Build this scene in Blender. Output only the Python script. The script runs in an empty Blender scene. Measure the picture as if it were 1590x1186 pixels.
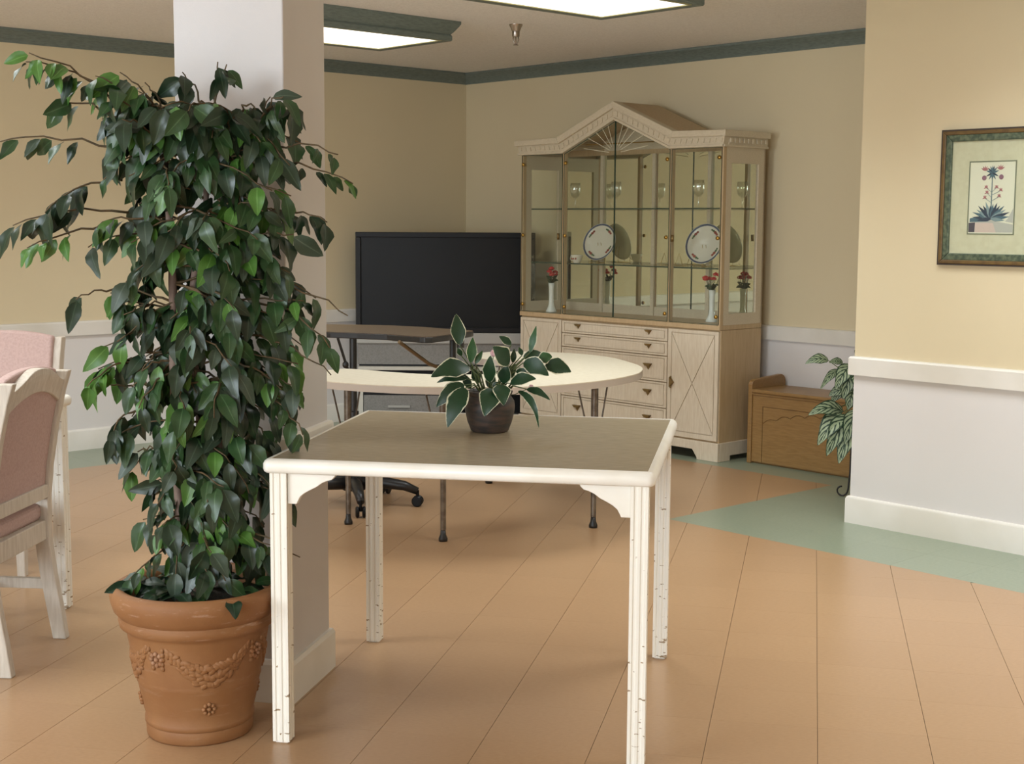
import bpy, bmesh, math, random
from mathutils import Vector, Matrix
rnd = random.Random(7)
col = bpy.context.scene.collection
scene = bpy.context.scene
R = math.radians
sin, cos, pi = math.sin, math.cos, math.pi

# ------------------------------------------------------------------ camera
IW, IH, FPX = 1590.0, 1186.0, 2190.0
EYE = Vector((0, 0, 1.38))
PIT, ROL = R(6.47), R(-0.35)
fwd = Vector((0, cos(PIT), -sin(PIT))); rgt = Vector((1, 0, 0)); dwn = fwd.cross(rgt)
r2 = cos(ROL) * rgt + sin(ROL) * dwn
d2 = -sin(ROL) * rgt + cos(ROL) * dwn
cam = bpy.data.cameras.new('camera')
cam.sensor_width = 36.0; cam.lens = FPX / IW * 36.0; cam.clip_start = 0.05; cam.clip_end = 100
cam_o = bpy.data.objects.new('camera', cam); col.objects.link(cam_o)
m3 = Matrix((r2, -d2, -fwd)).transposed()
cam_o.matrix_world = Matrix.Translation(EYE) @ m3.to_4x4()
scene.camera = cam_o

# frames: the diagonal walls and the tile grid / column
AW, AT = R(-47.4), R(-12.0)
CORNER = Vector((-0.347, 10.468, 0))
WX = Vector((cos(AW), sin(AW), 0)); WY = Vector((-sin(AW), cos(AW), 0))
TX = Vector((cos(AT), sin(AT), 0)); TY = Vector((-sin(AT), cos(AT), 0))
def wf(x, y, z=0): return CORNER + WX * x + WY * y + Vector((0, 0, z))
def wloc(p): d = Vector(p) - CORNER; return Vector((d.dot(WX), d.dot(WY), p[2]))
# a pixel gives a direction; the distance comes from a height, a depth or a plane
def ray(px, py): return r2 * ((px - IW / 2) / FPX) + d2 * ((py - IH / 2) / FPX) + fwd
def at_z(px, py, z=0.0): d = ray(px, py); return EYE + d * ((z - EYE.z) / d.z)
def at_y(px, py, y): d = ray(px, py); return EYE + d * (y / d.y)
def project(p):
    v = Vector(p) - EYE; w = v.dot(fwd)
    if w < 0.05: return None
    return (IW / 2 + FPX * v.dot(r2) / w, IH / 2 + FPX * v.dot(d2) / w)

# ------------------------------------------------------------------ light and exposure
scene.view_settings.view_transform = 'Standard'
scene.view_settings.look = 'None'
scene.view_settings.gamma = 1.0
scene.view_settings.exposure = 0.55
scene.view_settings.use_curve_mapping = False
LENS, LAMP = 1.2, 12.0   # lens luminance; watts of the tube set in every ceiling fixture
#           # luminance of the ceiling fixtures' diffusers
DAY = 115.0           # daylight entering through each window behind the camera
FILL = 0.2
world = bpy.data.worlds.new('world'); scene.world = world; world.use_nodes = True
wb = world.node_tree.nodes['Background']
wb.inputs['Color'].default_value = (0.85, 0.92, 1.0, 1); wb.inputs['Strength'].default_value = FILL
ROOM_X, ROOM_Y, ROOM_H = 11.0, -10.2, 2.45
WINS = [(3.2, 5.6), (7.0, 9.6)]         # window spans on the wall behind the camera (wall frame x)
def area(name, loc, rot, sx, sy, energy, colr):
    l = bpy.data.lights.new(name, 'AREA'); l.shape = 'RECTANGLE'; l.size = sx; l.size_y = sy
    l.energy = energy; l.color = colr
    o = bpy.data.objects.new(name, l); col.objects.link(o); o.location = loc; o.rotation_euler = rot
    return o
for k, (xa, xb) in enumerate(WINS):
    o = area('window_rear_%d_offscreen' % (k + 1), wf((xa + xb) / 2, ROOM_Y - 0.05, 1.5), (R(90), 0, AW), xb - xa - .1, 1.4, DAY, (0.80, 0.91, 1.0))

scene.cycles.transparent_max_bounces = 32
# ------------------------------------------------------------------ materials
def lin(c):
    return tuple(((v / 255) / 12.92 if v / 255 <= 0.04045 else ((v / 255 + 0.055) / 1.055) ** 2.4) for v in c) + (1.0,)
MATS = {}
def mat(name, c, rough=0.5, c2=None, scale=8.0, contrast=(0.4, 0.65), bump=0.0, bscale=200.0, metal=0.0, spec=0.5,
        stretch=(1, 1, 1), coat=0.0, coords='Object', detail=4.0, trans=0.0):
    if name in MATS: return MATS[name]
    m = bpy.data.materials.new(name); m.use_nodes = True; nt = m.node_tree
    b = nt.nodes['Principled BSDF']
    b.inputs['Base Color'].default_value = lin(c); b.inputs['Roughness'].default_value = rough
    b.inputs['Metallic'].default_value = metal; b.inputs['Specular IOR Level'].default_value = spec
    b.inputs['Coat Weight'].default_value = coat
    m.diffuse_color = lin(c)
    if c2 is not None or bump:
        if coords == 'World':
            g = nt.nodes.new('ShaderNodeNewGeometry'); src = g.outputs['Position']
        else:
            t = nt.nodes.new('ShaderNodeTexCoord'); src = t.outputs[coords]
        mp = nt.nodes.new('ShaderNodeMapping'); mp.inputs['Scale'].default_value = stretch
        nt.links.new(src, mp.inputs['Vector'])
    if c2 is not None:
        n = nt.nodes.new('ShaderNodeTexNoise'); n.inputs['Scale'].default_value = scale; n.inputs['Detail'].default_value = detail
        nt.links.new(mp.outputs[0], n.inputs['Vector'])
        r = nt.nodes.new('ShaderNodeValToRGB')
        r.color_ramp.elements[0].position, r.color_ramp.elements[1].position = contrast
        r.color_ramp.elements[0].color = lin(c); r.color_ramp.elements[1].color = lin(c2)
        nt.links.new(n.outputs['Fac'], r.inputs['Fac']); nt.links.new(r.outputs['Color'], b.inputs['Base Color'])
    if bump:
        n2 = nt.nodes.new('ShaderNodeTexNoise'); n2.inputs['Scale'].default_value = bscale; n2.inputs['Detail'].default_value = 3
        nt.links.new(mp.outputs[0], n2.inputs['Vector'])
        bp = nt.nodes.new('ShaderNodeBump'); bp.inputs['Strength'].default_value = bump; bp.inputs['Distance'].default_value = 0.004
        nt.links.new(n2.outputs['Fac'], bp.inputs['Height']); nt.links.new(bp.outputs['Normal'], b.inputs['Normal'])
    MATS[name] = m
    return m
def mixrgb(nt, fac, a, b):
    n = nt.nodes.new('ShaderNodeMix'); n.data_type = 'RGBA'
    if isinstance(fac, float): n.inputs[0].default_value = fac
    else: nt.links.new(fac, n.inputs[0])
    for i, v in ((6, a), (7, b)):
        if isinstance(v, tuple): n.inputs[i].default_value = v
        else: nt.links.new(v, n.inputs[i])
    return n.outputs[2]
def mathn(nt, op, a, b=0.0):
    n = nt.nodes.new('ShaderNodeMath'); n.operation = op
    for i, v in ((0, a), (1, b)):
        if isinstance(v, (int, float)): n.inputs[i].default_value = v
        else: nt.links.new(v, n.inputs[i])
    return n.outputs[0]

def wall_material():                    # cream paint above the chair rail, white below it
    m = bpy.data.materials.new('two_tone_wall_paint'); m.use_nodes = True; nt = m.node_tree; b = nt.nodes['Principled BSDF']
    g = nt.nodes.new('ShaderNodeNewGeometry'); s = nt.nodes.new('ShaderNodeSeparateXYZ'); nt.links.new(g.outputs['Position'], s.inputs[0])
    up = mathn(nt, 'GREATER_THAN', s.outputs['Z'], 0.74)
    n = nt.nodes.new('ShaderNodeTexNoise'); n.inputs['Scale'].default_value = 1.6; nt.links.new(g.outputs['Position'], n.inputs['Vector'])
    cream = mixrgb(nt, n.outputs['Fac'], lin((218, 203, 170)), lin((211, 196, 162)))
    white = mixrgb(nt, n.outputs['Fac'], lin((223, 218, 215)), lin((216, 211, 207)))
    nt.links.new(mixrgb(nt, up, white, cream), b.inputs['Base Color'])
    b.inputs['Roughness'].default_value = 0.6
    n2 = nt.nodes.new('ShaderNodeTexNoise'); n2.inputs['Scale'].default_value = 260; nt.links.new(g.outputs['Position'], n2.inputs['Vector'])
    bp = nt.nodes.new('ShaderNodeBump'); bp.inputs['Strength'].default_value = 0.12; bp.inputs['Distance'].default_value = 0.002
    nt.links.new(n2.outputs['Fac'], bp.inputs['Height']); nt.links.new(bp.outputs['Normal'], b.inputs['Normal'])
    return m
M_WALL = wall_material()
M_COLUMN = mat('column_paint', (205, 201, 199), 0.55, (199, 194, 191), 1.5, bump=0.08, bscale=250, coords='World')
M_CEIL = mat('ceiling_paint', (242, 239, 236), 0.9, (232, 229, 226), 90, bump=0.5, bscale=160, coords='World')
M_TRIM = mat('cream_trim_paint', (226, 221, 212), 0.4, (216, 210, 198), 3, coords='World')
M_CROWN = mat('grey_green_crown_paint', (112, 122, 115), 0.5, (98, 108, 102), 30, coords='World', stretch=(1, 1, 6))
def tile_material(name, c1, c2, c3, amount):
    m = bpy.data.materials.new(name); m.use_nodes = True; nt = m.node_tree; b = nt.nodes['Principled BSDF']
    g = nt.nodes.new('ShaderNodeNewGeometry')
    n = nt.nodes.new('ShaderNodeTexNoise'); n.inputs['Scale'].default_value = 60; n.inputs['Detail'].default_value = 3; n.inputs['Roughness'].default_value = 0.6
    mp = nt.nodes.new('ShaderNodeMapping'); mp.inputs['Rotation'].default_value = (0, 0, R(12)); mp.inputs['Scale'].default_value = (1, 3.2, 1)
    nt.links.new(g.outputs['Position'], mp.inputs[0]); nt.links.new(mp.outputs[0], n.inputs['Vector'])
    r = nt.nodes.new('ShaderNodeValToRGB'); r.color_ramp.elements[0].position = 0.36; r.color_ramp.elements[1].position = 0.62
    r.color_ramp.elements[0].color = lin(c1); r.color_ramp.elements[1].color = lin(c2)
    nt.links.new(n.outputs['Fac'], r.inputs['Fac'])
    oi = nt.nodes.new('ShaderNodeObjectInfo')
    f = mathn(nt, 'MULTIPLY', oi.outputs['Random'], amount)
    nt.links.new(mixrgb(nt, f, r.outputs['Color'], lin(c3)), b.inputs['Base Color'])
    b.inputs['Roughness'].default_value = 0.29
    b.inputs['Specular IOR Level'].default_value = 0.45
    return m
M_ORANGE = tile_material('terracotta_vinyl_tile', (168, 133, 98), (175, 140, 105), (161, 127, 94), 0.3)
M_GREEN = tile_material('sage_vinyl_tile', (132, 142, 121), (144, 153, 132), (126, 136, 116), 0.3)
M_JOINT = mat('dark_joint', (88, 66, 50), 0.9)

# ------------------------------------------------------------------ mesh helpers
class MB:
    def __init__(s): s.v = []; s.f = []; s.uv = {}
    def add(s, vs, fs):
        o = len(s.v); s.v += [tuple(v) for v in vs]; s.f += [tuple(i + o for i in f) for f in fs]; return s
    def box(s, x0, x1, y0, y1, z0, z1):
        return s.add([(x0, y0, z0), (x1, y0, z0), (x1, y1, z0), (x0, y1, z0), (x0, y0, z1), (x1, y0, z1), (x1, y1, z1), (x0, y1, z1)],
                     [(0, 3, 2, 1), (4, 5, 6, 7), (0, 1, 5, 4), (1, 2, 6, 5), (2, 3, 7, 6), (3, 0, 4, 7)])
    def prism(s, poly, fn0, fn1):          # poly: CCW 2-D outline; fn maps (a,b) to the two end faces
        n = len(poly)
        return s.add([fn0(*p) for p in poly] + [fn1(*p) for p in poly],
                     [tuple(range(n - 1, -1, -1)), tuple(range(n, 2 * n))] + [(i, (i + 1) % n, n + (i + 1) % n, n + i) for i in range(n)])
    def prism_xz(s, poly, y0, y1): return s.prism(poly, lambda a, b: (a, y0, b), lambda a, b: (a, y1, b))
    def prism_yz(s, poly, x0, x1): return s.prism(poly, lambda a, b: (x0, a, b), lambda a, b: (x1, a, b))
    def prism_xy(s, poly, z0, z1): return s.prism(poly, lambda a, b: (a, b, z0), lambda a, b: (a, b, z1))
    def lathe(s, prof, seg=24, c=(0, 0, 0), closed=False):
        n = len(prof); vs = []
        for i in range(seg):
            a = 2 * pi * i / seg
            for (r, z) in prof: vs.append((c[0] + r * cos(a), c[1] + r * sin(a), c[2] + z))
        fs = []
        for i in range(seg):
            j = (i + 1) % seg
            for k in range(n - 1): fs.append((i * n + k, j * n + k, j * n + k + 1, i * n + k + 1))
        if prof[0][0] > 1e-6: fs.append(tuple(i * n for i in range(seg - 1, -1, -1)))
        if prof[-1][0] > 1e-6: fs.append(tuple(i * n + n - 1 for i in range(seg)))
        return s.add(vs, fs)
    def tube(s, pts, rad, seg=8):
        pts = [Vector(p) for p in pts]; n = len(pts)
        if not hasattr(rad, '__len__'): rad = [rad] * n
        up = None; vs = []
        for i, p in enumerate(pts):
            t = (pts[min(i + 1, n - 1)] - pts[max(i - 1, 0)]).normalized()
            if up is None: up = Vector((0, 0, 1)) if abs(t.z) < 0.9 else Vector((1, 0, 0))
            a = t.cross(up).normalized(); b = a.cross(t).normalized(); up = b
            for k in range(seg):
                q = 2 * pi * k / seg; vs.append(p + (a * cos(q) + b * sin(q)) * rad[i])
        fs = [tuple(range(seg - 1, -1, -1)), tuple(range((n - 1) * seg, n * seg))]
        for i in range(n - 1):
            for k in range(seg):
                l = (k + 1) % seg; fs.append((i * seg + k, i * seg + l, (i + 1) * seg + l, (i + 1) * seg + k))
        return s.add(vs, fs)
    def ball(s, c, rx, ry=None, rz=None, seg=8, rings=5):
        ry = ry or rx; rz = rz or rx
        vs = [(c[0], c[1], c[2] - rz)]
        for i in range(1, rings):
            t = -pi / 2 + pi * i / rings
            for k in range(seg): vs.append((c[0] + rx * cos(t) * cos(2 * pi * k / seg), c[1] + ry * cos(t) * sin(2 * pi * k / seg), c[2] + rz * sin(t)))
        vs.append((c[0], c[1], c[2] + rz)); L = len(vs) - 1; fs = []
        for k in range(seg):
            l = (k + 1) % seg
            fs.append((0, 1 + l, 1 + k)); fs.append((L, L - seg + k, L - seg + l))
            for i in range(rings - 2): a = 1 + i * seg; fs.append((a + k, a + l, a + seg + l, a + seg + k))
        return s.add(vs, fs)
    def xform(s, M): s.v = [tuple(M @ Vector(v)) for v in s.v]; return s
    def mesh(s, name, m, smooth=False):
        me = bpy.data.meshes.new(name); me.from_pydata(s.v, [], s.f); me.validate()
        bm = bmesh.new(); bm.from_mesh(me); bmesh.ops.recalc_face_normals(bm, faces=bm.faces); bm.to_mesh(me); bm.free()
        if s.uv:
            l = me.uv_layers.new(name='UVMap')
            for lo in me.loops: l.data[lo.index].uv = s.uv.get(lo.vertex_index, (0, 0))
        if m: me.materials.append(m)
        if smooth:
            me.polygons.foreach_set('use_smooth', [True] * len(me.polygons)); me.update()
        return me
    def build(s, name, m, parent=None, smooth=False, bevel=0.0, seg=2, auto=None):
        me = s.mesh(name, m, smooth)
        if auto is not None:
            me.polygons.foreach_set('use_smooth', [True] * len(me.polygons)); me.set_sharp_from_angle(angle=R(auto))
        o = bpy.data.objects.new(name, me); col.objects.link(o)
        if parent: o.parent = parent
        if bevel:
            b = o.modifiers.new('bevel', 'BEVEL'); b.width = bevel; b.segments = seg; b.limit_method = 'ANGLE'; b.angle_limit = R(40)
        return o
def tag(o, label, cat, group=None):
    o['label'] = label; o['category'] = cat
    if group: o['group'] = group
    return o
def thing(name, loc, rz, label, cat, group=None):
    o = bpy.data.objects.new(name, None); col.objects.link(o); o.empty_display_size = 0.1
    o.location = loc; o.rotation_euler = (0, 0, rz); return tag(o, label, cat, group)
def struct(o, loc=None, rz=0.0):
    o['kind'] = 'structure'
    if loc is not None: o.location = loc; o.rotation_euler = (0, 0, rz)
    return o
def copy_tree(o, parent=None):
    c = o.copy(); col.objects.link(c)
    if parent: c.parent = parent
    for ch in list(o.children): copy_tree(ch, c)
    return c
def inst(name, me, parent, mw=None):
    o = bpy.data.objects.new(name, me); col.objects.link(o); o.parent = parent
    if mw is not None: o.matrix_local = mw
    return o

# ------------------------------------------------------------------ the room shell (wall frame: x along the back wall, y into it)
PX, PY = 4.251, -1.297                 # outer corner of the partition
FLOOR = struct(MB().box(-.3, ROOM_X + .3, ROOM_Y - .3, .3, -.12, -.004).build('floor', M_JOINT), CORNER, AW)
struct(MB().box(-.3, ROOM_X + .3, ROOM_Y - .3, .3, ROOM_H, ROOM_H + .12).build('ceiling', M_CEIL), CORNER, AW)
struct(MB().box(-.2, 0, ROOM_Y, .2, 0, ROOM_H).build('wall_left', M_WALL), CORNER, AW)
struct(MB().box(0, PX, 0, .2, 0, ROOM_H).build('wall_back', M_WALL), CORNER, AW)
struct(MB().box(PX, ROOM_X, PY, .2, 0, ROOM_H).build('wall_right', M_WALL), CORNER, AW)
struct(MB().box(ROOM_X, ROOM_X + .2, ROOM_Y, .2, 0, ROOM_H).build('wall_side', M_WALL), CORNER, AW)
rear = MB()
xs = [-.2] + [v for w in WINS for v in w] + [ROOM_X + .2]
for i in range(0, len(xs), 2): rear.box(xs[i], xs[i + 1], ROOM_Y - .2, ROOM_Y, 0, ROOM_H)
for (xa, xb) in WINS: rear.box(xa, xb, ROOM_Y - .2, ROOM_Y, 0, .8); rear.box(xa, xb, ROOM_Y - .2, ROOM_Y, 2.2, ROOM_H)
struct(rear.build('wall_rear', M_WALL), CORNER, AW)
def glass_material(refl=.035, tint=(.95, .965, .95, 1)):
    m = bpy.data.materials.new('clear_glass'); m.use_nodes = True; nt = m.node_tree; nt.nodes.clear()
    out = nt.nodes.new('ShaderNodeOutputMaterial'); t = nt.nodes.new('ShaderNodeBsdfTransparent'); t.inputs[0].default_value = tint
    g = nt.nodes.new('ShaderNodeBsdfGlossy'); g.inputs['Roughness'].default_value = 0.01
    lw = nt.nodes.new('ShaderNodeLayerWeight'); lw.inputs['Blend'].default_value = 0.5
    fr = mathn(nt, 'ADD', mathn(nt, 'MULTIPLY', mathn(nt, 'POWER', lw.outputs['Facing'], 4.0), .8), refl)
    mx = nt.nodes.new('ShaderNodeMixShader'); nt.links.new(fr, mx.inputs[0]); nt.links.new(t.outputs[0], mx.inputs[1]); nt.links.new(g.outputs[0], mx.inputs[2])
    nt.links.new(mx.outputs[0], out.inputs[0]); m.diffuse_color = (.8, .9, .9, .3); return m
M_GLASS = glass_material()
for i, (xa, xb) in enumerate(WINS):
    w = MB()
    for a, b, c, d in ((xa, xb, .8, .86), (xa, xb, 2.14, 2.2), (xa, xa + .06, .86, 2.14), (xb - .06, xb, .86, 2.14), ((xa + xb) / 2 - .03, (xa + xb) / 2 + .03, .86, 2.14)):
        w.box(a, b, ROOM_Y - .14, ROOM_Y - .06, c, d)
    wo = struct(w.build('window_%d' % (i + 1), M_TRIM, bevel=.004), CORNER, AW)
    for a, b in ((xa + .06, (xa + xb) / 2 - .03), ((xa + xb) / 2 + .03, xb - .06)):
        MB().box(a, b, ROOM_Y - .104, ROOM_Y - .098, .86, 2.14).build('pane', M_GLASS, wo)
# trims swept along the walls
def wall_run(path, prof):
    """path: wall-frame points, room on the right-hand side of travel reversed by sign; prof: (out, z) polygon"""
    mb = MB(); n = len(path); rings = []
    for i, p in enumerate(path):
        p = Vector(p).to_2d() if False else Vector((p[0], p[1]))
        dirs = []
        if i > 0: dirs.append((p - Vector(path[i - 1])).normalized())
        if i < n - 1: dirs.append((Vector(path[i + 1]) - p).normalized())
        ns = [Vector((d.y, -d.x)) for d in dirs]      # right-hand normal
        if len(ns) == 2:
            m = (ns[0] + ns[1]); m = m / (1 + ns[0].dot(ns[1]))
        else: m = ns[0]
        rings.append([(p.x + m.x * o, p.y + m.y * o, z) for (o, z) in prof])
    k = len(prof); vs = [v for r_ in rings for v in r_]; fs = [tuple(range(k)), tuple(range((n - 1) * k, n * k))]
    for i in range(n - 1):
        for j in range(k): l = (j + 1) % k; fs.append((i * k + j, i * k + l, (i + 1) * k + l, (i + 1) * k + j))
    return mb.add(vs, fs)
BASE = [(0, 0), (.016, 0), (.016, .112), (.011, .122), (.007, .126), (0, .126)]
RAIL = [(0, .692), (.02, .692), (.02, .768), (.014, .776), (0, .778)]
CROWN = [(0, 2.372), (.006, 2.372), (.010, 2.385), (.020, 2.393), (.024, 2.402), (.038, 2.413), (.055, 2.432), (.062, 2.436), (.062, 2.4495), (0, 2.4495)]
P_LEFT = [(0, ROOM_Y), (0, 0)]; P_BACK = [(0, 0), (PX, 0)]; P_PART = [(PX, 0), (PX, PY), (ROOM_X, PY)]
full = [(0, ROOM_Y), (0, 0), (PX, 0)]
for nm, path, prof, m in (('baseboard_left', [(0, ROOM_Y), (0, -.0)], BASE, M_TRIM), ('baseboard_back', [(0.0, 0), (PX, 0)], BASE, M_TRIM), ('baseboard_right', P_PART, BASE, M_TRIM),
                          ('trim_1', [(0, ROOM_Y), (0, 0)], RAIL, M_TRIM), ('trim_2', [(0, 0), (PX, 0)], RAIL, M_TRIM), ('trim_3', P_PART, RAIL, M_TRIM),
                          ('trim_4', [(0, ROOM_Y), (0, 0), (PX, 0)], CROWN, M_CROWN)):
    struct(wall_run(path, prof).build(nm, m, auto=35), CORNER, AW)
# the square column (tile frame)
CW, CD = 0.322, 0.335
CO = Vector((-0.611, 3.912, 0)) - TX * .024 + TY * .016    # front right corner of the shaft
colm = struct(MB().box(-CW, 0, 0, CD, 0, ROOM_H).build('wall_column', M_COLUMN, bevel=.004), CO, AT)
def ring(prof):
    mb = MB(); c = [(-CW, 0), (0, 0), (0, CD), (-CW, CD)]; sg = [(-1, -1), (1, -1), (1, 1), (-1, 1)]; k = len(prof)
    vs = [(c[i][0] + sg[i][0] * o, c[i][1] + sg[i][1] * o, z) for i in range(4) for (o, z) in prof]
    return mb.add(vs, [(i * k + j, i * k + (j + 1) % k, ((i + 1) % 4) * k + (j + 1) % k, ((i + 1) % 4) * k + j) for i in range(4) for j in range(k)])
ring([(-.001, 0), (.014, 0), (.014, .112), (.009, .124), (-.001, .126)]).build('baseboard', M_TRIM, colm)
ring([(-.001, .692), (.009, .694), (.014, .70), (.014, .768), (.010, .776), (-.001, .778)]).build('chair_rail', M_TRIM, colm)

# ------------------------------------------------------------------ floor tiles, each its own piece
def clip(poly, n, d):                  # keep n.p <= d
    out = []
    for i, a in enumerate(poly):
        b = poly[(i + 1) % len(poly)]; da = n[0] * a[0] + n[1] * a[1] - d; db = n[0] * b[0] + n[1] * b[1] - d
        if da <= 0: out.append(a)
        if (da < 0 < db) or (db < 0 < da): t = da / (da - db); out.append((a[0] + (b[0] - a[0]) * t, a[1] + (b[1] - a[1]) * t))
    return out
def parea(p): return abs(sum(p[i][0] * p[(i + 1) % len(p)][1] - p[(i + 1) % len(p)][0] * p[i][1] for i in range(len(p)))) / 2
BX, BY0, BY1, BL = 3.652, -1.885, -.571, .58         # edges of the sage border
def field(poly):                       # the parts of a polygon lying in the terracotta field (wall frame)
    poly = clip(poly, (-1, 0), -BL); poly = clip(poly, (0, -1), -(ROOM_Y)); poly = clip(poly, (1, 0), ROOM_X)
    if len(poly) < 3: return []
    if max(p[0] for p in poly) <= BX: return [clip(poly, (0, 1), BY1)]
    if max(p[1] for p in poly) <= BY0: return [poly]
    return [clip(poly, (0, 1), BY0), clip(clip(clip(poly, (0, 1), BY1), (0, -1), -BY0), (1, 0), BX)]
TS = 0.2925; tiles = []                # (wall-frame polygon, material, full?)
for i in range(-45, 45):
    for j in range(-45, 45):
        a0, a1 = .0484 + i * TS + .0007, .0484 + (i + 1) * TS - .0007
        b0, b1 = 4.435 + j * TS + .0002, 4.435 + (j + 1) * TS - .0002
        q = [wloc(TX * a + TY * b) for a, b in ((a0, b0), (a1, b0), (a1, b1), (a0, b1))]
        q = [(p.x, p.y) for p in q]; A0 = parea(q)
        for s in field(q):
            if len(s) >= 3 and parea(s) > 1e-4: tiles.append((s, M_ORANGE, abs(parea(s) - A0) < 1e-6))
GT = 0.2925
def greens(x0, x1, y0, y1):
    nx, ny = max(1, round((x1 - x0) / GT)), max(1, round((y1 - y0) / GT))
    for i in range(nx):
        for j in range(ny):
            g = .0002; a0, a1 = x0 + (x1 - x0) * i / nx + g, x0 + (x1 - x0) * (i + 1) / nx - g; b0, b1 = y0 + (y1 - y0) * j / ny + g, y0 + (y1 - y0) * (j + 1) / ny - g
            tiles.append(([(a0, b0), (a1, b0), (a1, b1), (a0, b1)], M_GREEN, False))
greens(0, BL, ROOM_Y, 0); greens(BL, BX, BY1, 0); greens(BX, PX, BY0, 0); greens(PX, ROOM_X, BY0, PY)
def seen(poly):
    w = [wf(p[0], p[1]) for p in poly]; pr = [project(p) for p in w]
    if any(p is None for p in pr): return 0
    cx = sum(p[0] for p in pr) / len(pr); cy = sum(p[1] for p in pr) / len(pr)
    if not (-60 < cx < IW + 60 and 640 < cy < IH + 60): return 0
    c = [sum(p[0] for p in poly) / len(poly), sum(p[1] for p in poly) / len(poly)]
    if c[0] > 3.9 and c[1] > PY + .2 and cx > 1335: return 0
    return parea(pr)
vis = sorted(tiles, key=lambda t: -seen(t[0])); near = [t for t in vis[:300] if seen(t[0]) > 0]; rest = vis[len(near):]
fullmesh = {}
def tile_mesh(poly, m):
    b = MB(); n = len(poly)
    if sum(poly[i][0] * poly[(i + 1) % n][1] - poly[(i + 1) % n][0] * poly[i][1] for i in range(n)) < 0: poly = poly[::-1]
    b.prism_xy(poly, -.0035, 0.0); return b
for poly, m, fl in near:
    cx = sum(p[0] for p in poly) / len(poly); cy = sum(p[1] for p in poly) / len(poly)
    lp = [(p[0] - cx, p[1] - cy) for p in poly]
    if fl:
        if 'o' not in fullmesh: fullmesh['o'] = tile_mesh(lp, m).mesh('floor_tile', m)
        me = fullmesh['o']
    else: me = tile_mesh(lp, m).mesh('floor_tile', m)
    inst('floor_tile', me, FLOOR, Matrix.Translation((cx, cy, 0)))
for m in (M_ORANGE, M_GREEN):
    b = MB()
    for poly, mm, fl in rest:
        if mm is m: t = tile_mesh(poly, m); b.add(t.v, t.f)
    if b.v:
        o = b.build('floor_tile', m, FLOOR); o['kind'] = 'stuff'

# ------------------------------------------------------------------ ceiling fixtures
def diffuser(name, strength):
    m = bpy.data.materials.new(name); m.use_nodes = True; b = m.node_tree.nodes['Principled BSDF']; b.inputs['Base Color'].default_value = (.9, .9, .88, 1)
    b.inputs['Emission Color'].default_value = (1.0, .98, .93, 1); b.inputs['Emission Strength'].default_value = strength; return m
M_DIFF = diffuser('lit_diffuser', LENS)
M_LRIM = mat('pale_fixture_rim', (176, 172, 128), 0.5)
def fixture(x, y, label, off=0):              # far left corner of the lens in the wall frame
    w, l = .56, 1.15
    t = thing('ceiling_light', wf(x, y, 2.45), AW, label, 'ceiling light', 'grey framed ceiling lights')
    cs = [(0, 0), (w, 0), (w, -l), (0, -l)]; sg = [(-1, 1), (1, 1), (1, -1), (-1, -1)]
    prof = [(.0, -.095), (.030, -.104), (.036, -.104), (.040, -.098), (.040, -.078), (.034, -.068), (.046, -.056), (.066, -.028), (.074, -.014), (.074, -.0005), (.0, -.0005)]
    k = len(prof)
    vs = [(cs[i][0] + sg[i][0] * o, cs[i][1] + sg[i][1] * o, z) for i in range(4) for (o, z) in prof]
    MB().add(vs, [(i * k + j, i * k + (j + 1) % k, ((i + 1) % 4) * k + (j + 1) % k, ((i + 1) % 4) * k + j) for i in range(4) for j in range(k)]).build('moulding', M_CROWN, t, auto=30)
    rim = MB()
    for a, b, c, d in ((0, w, -.012, 0), (0, w, -l, -l + .012), (0, .012, -l + .012, -.012), (w - .012, w, -l + .012, -.012)): rim.box(a, b, c, d, -.101, -.088)
    rim.build('lens_rim', M_LRIM, t)
    MB().box(.012, w - .012, -l + .012, -.012, -.097, -.085).build('lens_offscreen' if off else 'lens', M_DIFF, t)
    a = area('ceiling_tubes_%d_offscreen' % off if off else 'fluorescent_tubes', (w / 2, -l / 2, -.100), (0, 0, 0), w - .03, l - .03, LAMP, (.89, .965, 1.0)); a.parent = t; a.data.spread = R(130)
    return t
fixture(1.40, -1.86, 'boxed ceiling light with lit panel, part hidden behind the square column')
fixture(3.16, -1.87, 'boxed ceiling light with lit panel, between sprinkler and partition wall')
for k, (x, y) in enumerate(((4.92, -1.87), (6.68, -1.87), (8.44, -1.87), (1.40, -4.86), (3.16, -4.86), (8.44, -4.86), (1.40, -7.6), (4.92, -7.6), (8.44, -7.6))):
    fixture(x, y, 'boxed ceiling light out in the open room away from the cabinet', k + 1)
M_CHROME = mat('brushed_chrome', (170, 160, 150), 0.28, metal=1.0)
sp = at_z(801, 38, 2.45)
t = thing('fire_sprinkler', sp, 0, 'chrome pendant fire sprinkler hanging from the ceiling', 'sprinkler')
MB().lathe([(0, 0), (.037, 0), (.036, -.006), (.030, -.016), (.024, -.032), (.022, -.036), (.0, -.036)][::-1], 20).build('escutcheon', M_CHROME, t, auto=40)
MB().lathe([(.0, -.066), (.019, -.066), (.021, -.062), (.021, -.036), (.0, -.034)], 16).build('body', M_CHROME, t, auto=40)
fr = MB()
for s in (-1, 1): fr.tube([(s * .013, 0, -.064), (s * .016, 0, -.08), (s * .008, 0, -.1), (0, 0, -.106)], .0035, 6)
fr.tube([(0, 0, -.064), (0, 0, -.104)], .004, 6)
fr.build('frame_arms', M_CHROME, t, smooth=True)
MB().lathe([(0, -.112), (.014, -.112), (.014, -.109), (.005, -.104), (0, -.104)], 14).build('deflector', M_CHROME, t)

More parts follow.
